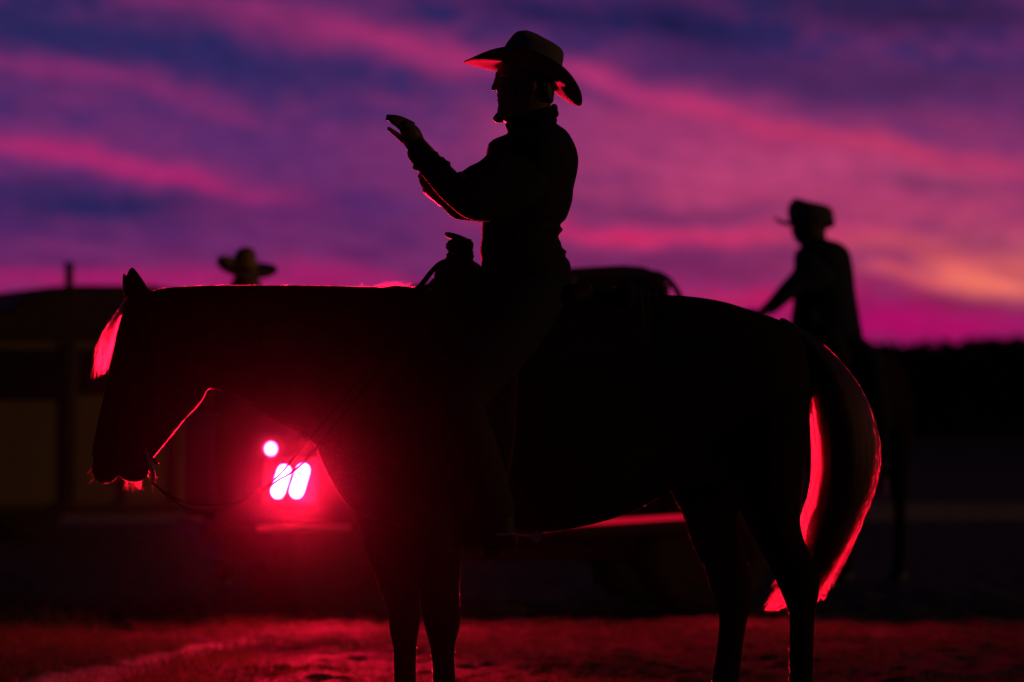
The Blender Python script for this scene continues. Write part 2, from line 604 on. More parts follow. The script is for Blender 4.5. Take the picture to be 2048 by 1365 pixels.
def ground_z(x, y):
    flat = 1 - .75 * light_streak(x, y)
    near = np.exp(-((y - 17.0) / 7.0) ** 4) * np.exp(-(x / 6.0) ** 4)
    z = (value_noise(x * 1.1, y * 1.1, 1) - .5) * .05 + (value_noise(x * 3.7, y * 3.7, 2) - .5) * .035 + (value_noise(x * 10, y * 10, 3) - .5) * .034 + (value_noise(x * 21, y * 21, 4) - .5) * .022
    rut = np.exp(-((x - (-1.45 + (17.0 - y) * .13 - .25)) / .22) ** 2) * -.02
    return (z * flat * .85 + rut) * near


def light_streak(x, y):  # mask of a lamplight streak, painted on the dirt as paler colour
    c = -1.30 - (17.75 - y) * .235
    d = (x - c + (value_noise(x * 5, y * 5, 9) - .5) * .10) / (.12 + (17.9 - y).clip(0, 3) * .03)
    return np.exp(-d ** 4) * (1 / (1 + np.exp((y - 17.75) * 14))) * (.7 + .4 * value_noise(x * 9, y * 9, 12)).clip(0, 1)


def build_ground():
    fx = list(np.arange(-3.4, 3.4, .028)); fy = list(np.arange(13.6, 21.4, .032))
    ex = [3.4 * 1.35 ** k for k in range(1, 14)]
    xs = np.array([-v for v in ex[::-1]] + fx + [3.4] + ex)
    ys = np.array([-40, -15, -4, 0, 3, 6, 9, 11, 12, 13] + fy + [21.4 + 1.6 * 1.3 ** k for k in range(0, 20)])
    ys = ys[ys < 190]; xs = xs[np.abs(xs) < 150]
    X, Y = np.meshgrid(xs, ys)
    Z = ground_z(X, Y)
    v = np.stack([X, Y, Z], -1).reshape(-1, 3)
    ny, nx = X.shape
    i = np.arange(ny * nx).reshape(ny, nx)
    f = np.stack([i[:-1, :-1], i[:-1, 1:], i[1:, 1:], i[1:, :-1]], -1).reshape(-1, 4)
    me = bpy.data.meshes.new('ground')
    me.from_pydata(v.tolist(), [], f.tolist())
    a = me.attributes.new('light_streak', 'FLOAT', 'POINT')
    a.data.foreach_set('value', light_streak(X, Y).ravel().astype(np.float32))
    me.polygons.foreach_set('use_smooth', [True] * len(me.polygons))
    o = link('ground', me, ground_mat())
    tag(o, 'rough dirt ground lit red by the tail lamp', 'ground', kind='structure')
    # far road strip; warm light falling there is put into its pale colour
    bm = bmesh.new()
    px = np.linspace(-60, 60, 60)
    for k in range(59):
        q = [(px[k], 34.0 + math.sin(px[k] * .2) * .3, .01), (px[k + 1], 34.0 + math.sin(px[k + 1] * .2) * .3, .01),
             (px[k + 1], 39.5 + math.sin(px[k + 1] * .3) * .4, .01), (px[k], 39.5 + math.sin(px[k] * .3) * .4, .01)]
        bm.faces.new([bm.verts.new(c) for c in q])
    bmesh.ops.remove_doubles(bm, verts=bm.verts, dist=1e-4)
    o = link('dirt_road', bm_mesh(bm, 'dirt_road'), material('warm_lit_road', (.60, .43, .15), .95, spec=.1, var=.2, scale=2))
    tag(o, 'road crossing behind the horses, warm light painted into its colour', 'road', kind='structure')


build_ground()


def build_grass():
    n = 60000
    x = rng.uniform(-3.0, 3.0, n); y = rng.uniform(14.3, 20.6, n)
    d = value_noise(x * 2.2, y * 2.2, 21) * .6 + value_noise(x * 6.5, y * 6.5, 22) * .4
    left = 1 / (1 + np.exp((x + 1.0) * 4.0))
    keep = rng.random(n) < np.clip((d - .40) * 3.2 + left * .45, .02, 1) * (1 - .99 * light_streak(x, y).clip(0, 1))
    x, y, left = x[keep], y[keep], left[keep]
    n = len(x)
    h = rng.uniform(.015, .045, n) * (1 + left * 1.1)
    tuft = (left > .5) & (y > 18.8) & (value_noise(x * 3.2, y * 3.2, 31) > .5)
    h = np.where(tuft, h * rng.uniform(1.2, 2.4, n), h)
    ang = rng.uniform(0, 2 * math.pi, n); lean = rng.uniform(.2, 1.1, n)
    z = ground_z(x, y) - .003
    pts = np.zeros((n, 4, 3))
    for k in range(4):
        t = k / 3
        pts[:, k, 0] = x + np.cos(ang) * lean * h * t ** 1.6
        pts[:, k, 1] = y + np.sin(ang) * lean * h * t ** 1.6
        pts[:, k, 2] = z + h * t * (1 - .25 * lean * t)
    m = bpy.data.materials.new('grass_blade')
    m.use_nodes = True
    nt = m.node_tree
    b = nt.nodes['Principled BSDF']
    b.inputs['Roughness'].default_value = .7
    hi = nt.nodes.new('ShaderNodeHairInfo')
    r = nt.nodes.new('ShaderNodeValToRGB')
    r.color_ramp.elements[0].color = (.05, .05, .02, 1); r.color_ramp.elements[1].color = (.26, .20, .10, 1)
    nt.links.new(hi.outputs['Random'], r.inputs[0])
    nt.links.new(r.outputs[0], b.inputs['Base Color'])
    tr = nt.nodes.new('ShaderNodeBsdfTranslucent')
    nt.links.new(r.outputs[0], tr.inputs[0])
    mx = nt.nodes.new('ShaderNodeMixShader'); mx.inputs[0].default_value = .35
    nt.links.new(b.outputs[0], mx.inputs[1]); nt.links.new(tr.outputs[0], mx.inputs[2])
    nt.links.new(mx.outputs[0], nt.nodes['Material Output'].inputs[0])
    o = hair('grass', pts, .0016, .0004, m)
    tag(o, 'short dry grass and weeds scattered over the dirt', 'grass', kind='stuff')


build_grass()


def build_scrub():
    """Far low wood along the skyline: leaf clumps."""
    quads = []
    n = 14000
    xs = rng.uniform(-24, 24, n)
    ys = rng.uniform(86, 100, n)
    top = 2.12 + .16 * value_noise(xs * .35, ys * .1, 41) + .10 * value_noise(xs * 1.1, ys * .2, 42) + np.clip((xs - 9.0) / 4.0, 0, 1.3) * .24
    zs = rng.random(n) ** .75 * top
    s = rng.uniform(.10, .26, n)
    u = rng.normal(size=(n, 3)); u /= np.linalg.norm(u, axis=1)[:, None]
    w = rng.normal(size=(n, 3)); w -= u * (w * u).sum(1)[:, None]; w /= np.linalg.norm(w, axis=1)[:, None]
    c = np.stack([xs, ys, zs], 1)
    a = u * s[:, None]; b = w * (s * .7)[:, None]
    v = np.stack([c - a, c + b, c + a, c - b], 1).reshape(-1, 3)
    f = np.arange(n * 4).reshape(n, 4)
    me = bpy.data.meshes.new('far_scrub')
    me.from_pydata(v.tolist(), [], f.tolist())
    o = link('far_wood', me, M['foliage'])
    tag(o, 'dark low line of scrub along the horizon', 'wood', kind='stuff')
    # the rise it stands on
    bm = bmesh.new()
    for k in range(80):
        x0, x1 = -60 + k * 1.5, -60 + (k + 1) * 1.5
        zf = lambda x: 2.26 + .05 * math.sin(x * .17 + 1) + .03 * math.sin(x * .53) + min(max((x - 9.0) / 4.0, 0), 1.2) * .2
        r0 = [(x0, 84, -.05), (x0, 92, .7), (x0, 101, zf(x0)), (x0, 130, zf(x0) - .2), (x0, 150, -.1)]
        r1 = [(x1, 84, -.05), (x1, 92, .7), (x1, 101, zf(x1)), (x1, 130, zf(x1) - .2), (x1, 150, -.1)]
        for i in range(4):
            bm.faces.new([bm.verts.new(p) for p in (r0[i], r1[i], r1[i + 1], r0[i + 1])])
    bmesh.ops.remove_doubles(bm, verts=bm.verts, dist=1e-4)
    o = link('hills', bm_mesh(bm, 'hills', True), material('hill_earth', (.05, .045, .035), .95, var=.4, scale=1))
    tag(o, 'low dark rise along the horizon', 'hill', kind='structure')


build_scrub()

# ------------------------------------------------------------------ the horse
def fingers_hand(bm, wrist, fdir, side, L=.185, curl=.35, spread=.18, thumb=1):
    """Palm and five fingers; fdir towards the finger tips, side across the knuckles (thumb end)."""
    fdir = Vector(fdir).normalized()
    side = Vector(side); side = (side - fdir * side.dot(fdir)).normalized()
    nrm = fdir.cross(side)          # palm side
    wrist = Vector(wrist)
    palm = L * .52
    rings = []
    for t, hw, th in ((-.15, .026, .020), (.05, .027, .019), (.3, .033, .017), (.6, .040, .015), (.9, .041, .013), (1.0, .038, .011)):
        rings.append(ell(wrist + fdir * palm * t, side * hw, nrm * th, 14, .8))
    ring_loft(bm, rings)
    for k, (off, ln) in enumerate(((.030, .40), (.010, .45), (-.010, .42), (-.029, .33))):
        p = wrist + fdir * palm * .86 + side * off
        d = (fdir + side * spread * (off / .03)).normalized()
        pts = [p]; rad = [.0098]
        for j, (fr, c) in enumerate(((.45, .35), (.30, .9), (.25, 1.2))):
            dd = (d * math.cos(curl * (c + .12 * k)) + nrm * math.sin(curl * (c + .12 * k))).normalized()
            pts.append(pts[-1] + dd * L * ln * fr * 1.12); rad.append((.0095, .0085, .0068)[j])
        tube(bm, pts, rad, 10, 3)
        ball(bm, pts[-1], .0068, 8)
    p = wrist + fdir * palm * .22 + side * .024
    d = (fdir * .75 + side * .62 * thumb + nrm * .3).normalized()
    pts = [p, p + d * .034, p + d * .034 + (d * .6 + fdir * .6).normalized() * .032, p + d * .034 + (d * .6 + fdir * .6).normalized() * .032 + fdir * .026]
    tube(bm, pts, [.013, .0115, .0095, .0075], 10, 3)
    ball(bm, pts[-1], .0075, 8)


def build_horse():
    root = empty('horse', (at(1100, 0, 12).x, 12.0, 0.0))
    bm = bmesh.new()
    # trunk
    outline_loft(bm, [(672, 790, 660, 955, .07), (705, 660, 692, 1008, .16), (760, 578, 745, 1042, .205), (840, 576, 830, 1060, .225),
                      (920, 586, 920, 1068, .26), (1020, 594, 1020, 1069, .29), (1120, 596, 1120, 1062, .305), (1220, 593, 1220, 1040, .30),
                      (1300, 590, 1296, 1009, .285), (1370, 592, 1345, 980, .28), (1440, 602, 1410, 965, .275), (1500, 620, 1480, 955, .265),
                      (1548, 636, 1540, 935, .235), (1588, 655, 1590, 885, .18), (1610, 690, 1614, 835, .10), (1618, 730, 1618, 800, .05)])
    # neck
    outline_loft(bm, [(840, 578, 692, 1006, .165), (730, 574, 652, 940, .145), (640, 572, 618, 876, .115), (560, 571, 548, 840, .098),
                      (480, 571, 482, 793, .09), (400, 572, 428, 779, .085), (330, 576, 405, 778, .085), (296, 586, 372, 760, .075)])
    # head
    outline_loft(bm, [(272, 586, 330, 600, .05), (252, 606, 385, 690, .08), (240, 640, 412, 772, .098), (230, 690, 398, 808, .10),
                      (219, 740, 370, 838, .09), (208, 790, 345, 868, .076), (196, 840, 320, 899, .065), (188, 880, 303, 921, .058),
                      (183, 912, 300, 936, .055)])
    ball(bm, at(211, 937, 12), (.044, .052, .048))
    ball(bm, at(268, 942, 12), (.050, .040, .036))
    ball(bm, at(240, 915, 12), (.075, .05, .05))
    # cheeks
    for s in (-1, 1):
        ball(bm, at(350, 745, 12) + Vector((0, s * .055, 0)), (.085, .05, .10))
        ball(bm, at(287, 717, 12) + Vector((0, s * .078, 0)), (.035, .026, .026))    # brow
        ball(bm, at(208, 915, 12) + Vector((0, s * .040, 0)), (.022, .018, .026))    # nostril rim
    # ears
    outline_loft(bm, [(262, 610, 302, 600, .022, 11.94), (252, 588, 300, 586, .027, 11.935), (250, 566, 292, 570, .026, 11.93), (254, 548, 281, 553, .018, 11.93), (260, 536, 270, 538, .007, 11.93)])
    outline_loft(bm, [(256, 615, 292, 606, .022, 12.06), (248, 590, 286, 588, .026, 12.065), (245, 572, 272, 574, .024, 12.07), (245, 556, 262, 560, .016, 12.07), (245, 546, 251, 549, .006, 12.07)])
    # front legs: far, near
    outline_loft(bm, [(690, 930, 870, 930, .10), (704, 1000, 856, 1000, .09), (722, 1070, 848, 1070, .078), (745, 1140, 842, 1140, .062), (766, 1195, 838, 1195, .052),
                      (777, 1235, 840, 1235, .048), (779, 1262, 838, 1262, .046), (786, 1298, 833, 1298, .035), (788, 1365, 832, 1365, .033),
                      (788, 1430, 832, 1430, .034), (780, 1466, 834, 1466, .040), (772, 1494, 822, 1494, .036), (765, 1508, 828, 1508, .048), (752, 1532, 834, 1532, .058)], Y=12.12)
    outline_loft(bm, [(780, 930, 945, 930, .10), (806, 1000, 932, 1000, .09), (822, 1070, 923, 1070, .078), (834, 1140, 921, 1140, .062), (840, 1195, 919, 1195, .053),
                      (846, 1235, 921, 1235, .05), (851, 1262, 918, 1262, .048), (861, 1298, 909, 1298, .037), (866, 1365, 911, 1365, .034),
                      (867, 1430, 912, 1430, .035), (862, 1466, 916, 1466, .041), (855, 1494, 906, 1494, .037), (848, 1508, 910, 1508, .048), (836, 1528, 916, 1528, .058)], Y=11.88)
    # hind legs: near (behind), far (forward)
    outline_loft(bm, [(1420, 800, 1618, 790, .12), (1432, 900, 1614, 890, .13), (1462, 985, 1603, 985, .118), (1492, 1045, 1600, 1045, .095), (1516, 1092, 1612, 1090, .075),
                      (1540, 1135, 1634, 1134, .058), (1557, 1174, 1640, 1171, .050), (1572, 1212, 1633, 1212, .043), (1579, 1244, 1629, 1244, .037),
                      (1578, 1300, 1627, 1300, .034), (1577, 1365, 1625, 1365, .033), (1576, 1430, 1625, 1430, .034), (1568, 1466, 1628, 1466, .040),
                      (1558, 1494, 1614, 1494, .037), (1550, 1508, 1618, 1508, .048), (1538, 1528, 1624, 1528, .058)], Y=11.87)
    outline_loft(bm, [(1330, 900, 1540, 880, .12), (1337, 975, 1505, 960, .12), (1363, 1024, 1476, 1028, .105), (1379, 1075, 1482, 1075, .083), (1394, 1110, 1490, 1105, .068),
                      (1411, 1145, 1502, 1142, .056), (1428, 1200, 1506, 1188, .050), (1438, 1234, 1497, 1228, .043), (1434, 1296, 1485, 1296, .036),
                      (1423, 1365, 1478, 1365, .034), (1413, 1430, 1470, 1430, .034), (1402, 1466, 1472, 1466, .040), (1390, 1494, 1456, 1494, .037),
                      (1380, 1508, 1458, 1508, .048), (1366, 1532, 1464, 1532, .058)], Y=12.13)
    # tail dock
    tube(bm, [at(1525, 668, 12), at(1580, 672, 12), at(1630, 698, 12), at(1665, 745, 12), at(1675, 800, 12)], [.045, .040, .032, .024, .014], 12, 3)
    me = fuse(bm, 'body', .0065, 4)
    body = link('body', me, M['coat'], root)
    # hooves
    for px0, px1, yy, pb in ((752, 834, 12.12, 1531), (836, 916, 11.88, 1527), (1538, 1624, 11.87, 1527), (1366, 1464, 12.13, 1531)):
        b2 = bmesh.new()
        a0, a1 = at(px0, 0, yy).x, at(px1, 0, yy).x
        w = (a1 - a0) / 2 + .006
        rings = [ell(Vector(((a0 + a1) / 2 - .01, yy, .002)), Vector((w, 0, 0)), Vector((0, .066, 0)), 20), ell(Vector(((a0 + a1) / 2, yy, .035)), Vector((w * .92, 0, 0)), Vector((0, .062, 0)), 20),
                 ell(Vector(((a0 + a1) / 2 + .01, yy, .066)), Vector((w * .8, 0, 0)), Vector((0, .055, 0)), 20)]
        ring_loft(b2, rings)
        link('hoof', bm_mesh(b2, 'hoof', True), M['hoof'], root)
    for s in (-1, 1):
        b2 = bmesh.new()
        ball(b2, at(286, 719, 12) + Vector((-.004, s * .094, 0)), (.019, .014, .016), 16)
        link('eye', bm_mesh(b2, 'eye', True), M['eye'], root)

    # ---- hair
    V3 = lambda px, py, y=12.0: np.array(at(px, py, y))
    # tail: two edge families and a core
    outer = [(1560, 640), (1625, 675), (1690, 735), (1733, 800), (1752, 880), (1748, 950), (1722, 1030), (1685, 1105), (1650, 1165), (1634, 1200)]
    inner = [(1580, 660), (1604, 700), (1618, 750), (1626, 820), (1632, 880), (1634, 940), (1624, 1000), (1606, 1060), (1596, 1110), (1560, 1170)]
    lowin = [(1580, 660), (1610, 705), (1632, 760), (1646, 830), (1652, 900), (1648, 970), (1634, 1040), (1610, 1110), (1572, 1170), (1530, 1222)]
    n, k = 6500, 18
    t = np.where(rng.random(n) < .72, rng.uniform(.10, .90, n), rng.uniform(-.03, 1.0, n))
    clump = np.floor(t * 46)
    t = (clump + .5) / 46 + .006 * np.sin(clump * 7.7) + rng.normal(0, .0045, n)
    low = rng.random(n) < .45
    o_ = spline_np([V3(*p) for p in outer], k); i_ = spline_np([V3(*p) for p in inner], k); l_ = spline_np([V3(*p) for p in lowin], k)
    stray = rng.random(n) < .16
    bulge = .005 * np.sin(clump * 1.9) + .004 * np.sin(clump * 4.7 + 1)
    pts = np.zeros((n, k, 3))
    s = np.linspace(0, 1, k)
    for q in range(n):
        inn = l_ if low[q] else i_
        pts[q] = o_ * t[q] + inn * (1 - t[q])
        ph, am = (clump[q] * 2.4 + rng.normal(0, .5)), .006 * math.sin(clump[q] * 5.1) + rng.normal(0, .004)
        pts[q, :, 0] += am * np.sin(s * 7 + ph) * s + rng.normal(0, .006) * s + rng.normal(0, .012) * np.clip(s - .6, 0, 1) * 2
        pts[q, :, 0] += bulge[q] * np.sin(s * 5.0 + clump[q]) * np.clip(s * 3, 0, 1)
        if stray[q]:
            pts[q, :, 0] += rng.normal(0, .017) * np.clip(s * 1.6 - .2, 0, 1) ** 1.3
        cap = max(0, 1 - (2 * t[q] - 1) ** 2)
        pts[q, :, 1] += .02 * math.sin(clump[q] * 3.3) * s + rng.uniform(-1, 1) * (.008 + .075 * cap * np.sin(np.clip(s * 1.1 + .1, 0, 1) * math.pi) ** .6)
        pts[q, :, 2] += rng.normal(0, .004)
        cut = min(rng.uniform(.62, 1.05), 1.0)
        pts[q] = np.stack([np.interp(s * cut, s, pts[q, :, j]) for j in range(3)], 1)
    hair('tail', pts, .00040, .00018, M['hairm'], root)
    # forelock
    n, k = 300, 9
    pts = np.zeros((n, k, 3))
    s = np.linspace(0, 1, k)
    for q in range(n):
        u = (math.floor(rng.random() * 14) + .5) / 14 + rng.normal(0, .018)
        ctrl = [V3(258 + 8 * u, 592), V3(250 + 5 * u, 604 + 2 * u), V3(238 + 8 * u, 622 + 2 * u), V3(220 + 13 * u, 652), V3(203 + 22 * u, 688 + 3 * u), V3(193 + 24 * u, 722 + 4 * u), V3(189 + 19 * u, 758 - 4 * u)]
        p = spline_np(ctrl, k)
        y = rng.uniform(-1, 1)
        p[:, 1] += y * (.02 + .035 * s) - .01
        p[:, 0] += rng.normal(0, .0075 if rng.random() < .7 else .016) * s ** 1.5 + .004 * np.sin(s * 6 + rng.uniform(0, 6)) * s
        cut = rng.uniform(.60, .97) + (.07 if rng.random() < .15 else 0)
        pts[q] = np.stack([np.interp(s * min(cut, 1.0), s, p[:, j]) for j in range(3)], 1)
    hair('forelock', pts, .00030, .00014, M['hairf'], root)
    # mane: lies on the far side, a few wisps stand up along the crest
    n, k = 4200, 6
    pts = np.zeros((n, k, 3))
    for q in range(n):
        x = rng.uniform(296, 832)
        wild = math.exp(-((x - 790) / 28) ** 2)
        top = np.interp(x, [290, 330, 400, 480, 640, 760, 840], [588, 577, 573, 572, 573, 576, 580])
        b = V3(x, top + 3, 12 + rng.uniform(-.02, .035))
        hgt = rng.uniform(.004, .011) + (rng.uniform(.004, .024) * .75 if rng.random() < wild * .28 else 0)
        if 360 > x:
            hgt *= .7
        lean = rng.normal(.3, .5)
        if wild > .2 and rng.random() < .6:
            e = b + np.array([hgt * lean * 1.2, rng.normal(0, .006), hgt + .003]); m_ = (b + e) / 2 + np.array([-.002, 0, .003]); f_ = e
            ctrl = [b, m_, e]
        else:
            ctrl = [b, b + np.array([-.01 + .01 * lean, .02, hgt * .8]), b + np.array([-.005, .06, -.02]), b + np.array([-.01, .105, -.12 - .1 * rng.random()])]
        pts[q] = spline_np(ctrl, k)
    hair('mane', pts, .00026, .00010, M['hairf'], root)
    # whiskers round lips and chin
    n, k = 75, 4
    pts = np.zeros((n, k, 3))
    for q in range(n):
        r_ = rng.random()
        if r_ < .12:
            b = V3(rng.uniform(183, 200), rng.uniform(930, 962)); d = np.array([-rng.uniform(.2, .9), 0, -rng.uniform(.4, 1.)]); ln = rng.uniform(.008, .022)
        elif r_ < .75:
            b = V3(rng.normal(274, 11), 960); d = np.array([rng.normal(0, .35), 0, -1]); ln = rng.uniform(.006, .045)
        else:
            b = V3(rng.uniform(294, 303), rng.uniform(928, 955)); d = np.array([rng.uniform(.2, 1), 0, -rng.uniform(.5, 1)]); ln = rng.uniform(.01, .035)
        b = b + np.array([0, rng.uniform(-.03, .03), 0])
        d = d / np.linalg.norm(d)
        for j in range(k):
            tt = j / (k - 1)
            pts[q, j] = b + d * ln * tt + np.array([.004 * tt * tt * rng.normal(), .004 * tt * rng.normal(), 0])
    hair('whiskers', pts, .00018, .00006, M['hairm'], root)
    # short coat over the whole body
    nv = len(me.vertices)
    co = np.empty(nv * 3, np.float32); me.vertices.foreach_get('co', co); co = co.reshape(-1, 3)
    no = np.empty(nv * 3, np.float32); me.vertex_normals.foreach_get('vector', no); no = no.reshape(-1, 3)
    me.calc_loop_triangles()
    tr = np.empty(len(me.loop_triangles) * 3, np.int32); me.loop_triangles.foreach_get('vertices', tr); tr = tr.reshape(-1, 3)
    A = co[tr]
    area = np.linalg.norm(np.cross(A[:, 1] - A[:, 0], A[:, 2] - A[:, 0]), axis=1)
    n = 110000
    ti = rng.choice(len(tr), n, p=area / area.sum())
    r1 = np.sqrt(rng.random(n)); r2 = rng.random(n)
    w = np.stack([1 - r1, r1 * (1 - r2), r1 * r2], 1)
    P = (A[ti] * w[:, :, None]).sum(1); Nn = (no[tr[ti]] * w[:, :, None]).sum(1)
    Nn /= np.linalg.norm(Nn, axis=1)[:, None] + 1e-9
    flow = np.array([.75, 0, -.65])[None] + rng.normal(0, .25, (n, 3))
    flow -= Nn * (flow * Nn).sum(1)[:, None]; flow /= np.linalg.norm(flow, axis=1)[:, None] + 1e-9
    ln = rng.uniform(.0025, .0048, n)[:, None]
    jaw = (P[:, 0] < at(425, 0, 12).x) & (P[:, 0] > at(304, 0, 12).x) & (P[:, 2] < at(0, 770, 12).z)
    ln[jaw] *= 2.2
    patch = value_noise(P[:, 0] * 9 + 3, P[:, 2] * 9, 77)
    keep = jaw | (rng.random(n) < np.clip((patch - .42) * 2.2, .04, .8))
    P, Nn, flow, ln = P[keep], Nn[keep], flow[keep], ln[keep]
    pts = np.stack([P - Nn * .0005, P + Nn * ln * .35 + flow * ln * .45, P + Nn * ln * .5 + flow * ln], 1)
    hair('coat', pts, .00016, .00005, M['hairc'], root)
    return root


horse1 = build_horse()
tag(horse1, 'sharp dark horse in profile in front, its lowered head at the left', 'horse', 'saddled horses')

# ------------------------------------------------------------------ saddle, pad, bridle
def strap(bm, pts, w, t=.004, nrm=(0, -1, 0), sub=4):
    """Flat strap along pts, flat side facing nrm."""
    P = [Vector(r) for r in catmull([tuple(p) for p in pts], sub)]
    rings = []
    for i, p in enumerate(P):
        d = (P[min(i + 1, len(P) - 1)] - P[max(i - 1, 0)]).normalized()
        n_ = Vector(nrm); n_ = (n_ - d * n_.dot(d)).normalized()
        s = d.cross(n_)
        rings.append([p + s * w / 2 + n_ * t / 2, p - s * w / 2 + n_ * t / 2, p - s * w / 2 - n_ * t / 2, p + s * w / 2 - n_ * t / 2])
    ring_loft(bm, rings)


def build_saddle():
    root = empty('saddle', (at(1030, 0, 12).x, 12.0, at(0, 580, 12).z))
    # skirt: sheet hugging the back
    def over_back(bm, x0, x1, drop0, drop1, lift, nx=14, nphi=20, bumps=0):
        rows = []
        for i in range(nx + 1):
            t = i / nx
            px = x0 + (x1 - x0) * t
            half = np.interp(px, [760, 840, 920, 1020, 1120, 1220, 1300], [.205, .225, .26, .29, .305, .30, .285])
            top = np.interp(px, [760, 840, 920, 1020, 1120, 1220, 1300], [578, 576, 586, 594, 596, 593, 590])
            bot = np.interp(px, [760, 840, 920, 1020, 1120, 1220, 1300], [1042, 1060, 1068, 1069, 1062, 1040, 1009])
            T, B = at(px, top, 12), at(px, bot, 12)
            c = (T + B) / 2; rz = (T.z - B.z) / 2 + lift; ry = half + lift
            dr = drop0 + (drop1 - drop0) * t
            row = []
            for j in range(nphi + 1):
                ph = (j / nphi - .5) * 2 * dr
                row.append(bm.verts.new((c.x, 12 + math.sin(ph) * ry, c.z + math.cos(ph) * rz + (bumps * math.sin(t * 40) * .5 if bumps else 0))))
            rows.append(row)
        for a, b in zip(rows, rows[1:]):
            for j in range(nphi):
                bm.faces.new((a[j], a[j + 1], b[j + 1], b[j]))
    bm = bmesh.new(); over_back(bm, 858, 1285, 1.02, .95, .022)
    link('skirt', solidify(bm, .01, 'skirt'), M['leather'], root)
    # fork and swells
    bm = bmesh.new()
    rows = []
    outline_loft(bm, [(866, 590, 980, 592, .17), (866, 560, 978, 565, .15), (872, 538, 970, 545, .13), (882, 526, 962, 532, .10), (894, 520, 948, 523, .055)], sub=3)
    for s in (-1, 1):
        outline_loft(bm, [(880, 545, 950, 548, .05, 12 + s * .11), (868, 620, 970, 620, .04, 12 + s * .19), (875, 690, 985, 690, .02, 12 + s * .235)])
    link('fork', fuse(bm, 'fork', .006, 4), M['leather'], root)
    # horn with rough rubber wrap
    bm = bmesh.new()
    tube(bm, [at(918, 530, 12), at(917, 500, 12), at(917, 480, 12)], [.030, .024, .022], 16)
    rings = [ell(at(915 + dx, 479 + dy, 12), Vector((.043 * f, 0, -.014 * f)), Vector((0, .036 * f, 0)), 20) for dx, dy, f in ((2, 4, .6), (0, 2, .86), (0, -2, .95), (0, -6, .90), (0, -9, .6), (0, -10, .2))]
    ring_loft(bm, rings)
    horn = link('horn', bm_mesh(bm, 'horn', True), M['leather'], root)
    bm = bmesh.new()
    pts = []
    for k in range(110):
        a = k / 110 * 2 * math.pi * 7
        rr = .0325 + .0035 * math.sin(k * 1.7)
        c = at(920, 519 - k * .34, 12)
        pts.append(c + Vector((rr * math.cos(a) * 1.06, rr * math.sin(a), 0)))
    tube(bm, pts, [.0062 + .0014 * math.sin(i * .9) for i in range(len(pts))], 7)
    for k in range(9):
        a = R(-30 + 8 * k)
        p = at(940 + (k % 3), 484 + k * 3.6, 12)
        tube(bm, [p - Vector((.004, 0, 0)), p + Vector((.006 + .003 * (k % 2), .004 * (k % 3 - 1), .004 * ((k % 4) - 1.5)))], [.004, .0015], 6)
    link('wrap', bm_mesh(bm, 'wrap', True), M['rubber'], horn)
    # seat and cantle
    bm = bmesh.new()
    outline_loft(bm, [(955, 572, 955, 610, .13), (1000, 588, 1000, 622, .15), (1060, 592, 1060, 628, .18), (1120, 582, 1115, 625, .19), (1150, 566, 1150, 620, .19), (1172, 560, 1180, 615, .15)])
    link('seat', fuse(bm, 'seat', .008, 4), M['leather'], root)
    # bundle tied behind the cantle
    bm = bmesh.new()
    P = [at(1252, 590, 12) + Vector((0, y, -abs(y) ** 2 * 2.2 + (.01 * math.sin(y * 40)))) for y in np.linspace(-.22, .22, 12)]
    tube(bm, P, [.02 + .022 * math.sin(math.pi * (i + .5) / 12) for i in range(12)], 14, 2)
    link('saddle_roll', bm_mesh(bm, 'saddle_roll', True), M['wool'], root)
    # breast strap loop in front of the fork, with buckle
    bm = bmesh.new()
    strap(bm, [at(898, 521, 11.97), at(880, 528, 11.96), at(864, 543, 11.95), at(849, 562, 11.94), at(834, 580, 11.93), at(815, 600, 11.90), at(790, 660, 11.85)], .016, .005, (0, -1, 0))
    strap(bm, [at(868, 560, 11.93), at(858, 573, 11.92), at(845, 577, 11.91), at(830, 585, 11.90)], .012, .005, (0, -1, 0))
    link('breast_strap', bm_mesh(bm, 'breast_strap'), M['leather'], root)
    bm = bmesh.new()
    ball(bm, at(861, 580, 11.90), (.009, .006, .006), 12)
    link('buckle', bm_mesh(bm, 'buckle', True), M['steel'], root)
    # fenders, stirrups, cinch
    for s in (-1, 1):
        yy = 12 + s * .33
        bm = bmesh.new()
        outline_loft(bm, [(960, 640, 1040, 640, .012, 12 + s * .30), (935, 760, 1035, 770, .012, 12 + s * .345), (945, 880, 1030, 885, .012, 12 + s * .36), (975, 990, 1012, 990, .010, 12 + s * .36), (985, 1030, 1008, 1030, .008, 12 + s * .36)], n=14)
        link('fender', bm_mesh(bm, 'fender', True), M['leather'], root)
        bm = bmesh.new()
        y0 = 12 + s * .36
        c = at(985, 1040, y0)
        strap(bm, [c + Vector((0, .005, 0)), c + Vector((0, .062, -.03)), c + Vector((0, .07, -.09)), c + Vector((0, .055, -.112)), c + Vector((0, -.055, -.112)), c + Vector((0, -.07, -.09)), c + Vector((0, -.062, -.03)), c + Vector((0, -.005, 0))], .045, .008, (0, 0, 1), 3)
        link('stirrup', bm_mesh(bm, 'stirrup'), M['leather'], root)
    bm = bmesh.new()
    P = []
    for k in range(25):
        ph = R(100 + 160 * k / 24)
        P.append((at(948, 0, 12).x, 12 + math.sin(ph) * .282, (at(0, 586, 12).z + at(0, 1068, 12).z) / 2 + math.cos(ph) * .392))
    rings = []
    for p in P:
        p = Vector(p); o_ = (p - Vector((p.x, 12, 1.09))).normalized()
        rings.append([p + Vector((.05, 0, 0)) + o_ * .008, p - Vector((.05, 0, 0)) + o_ * .008, p - Vector((.05, 0, 0)) - o_ * .004, p + Vector((.05, 0, 0)) - o_ * .004])
    ring_loft(bm, rings)
    link('cinch', bm_mesh(bm, 'cinch'), M['wool'], root)
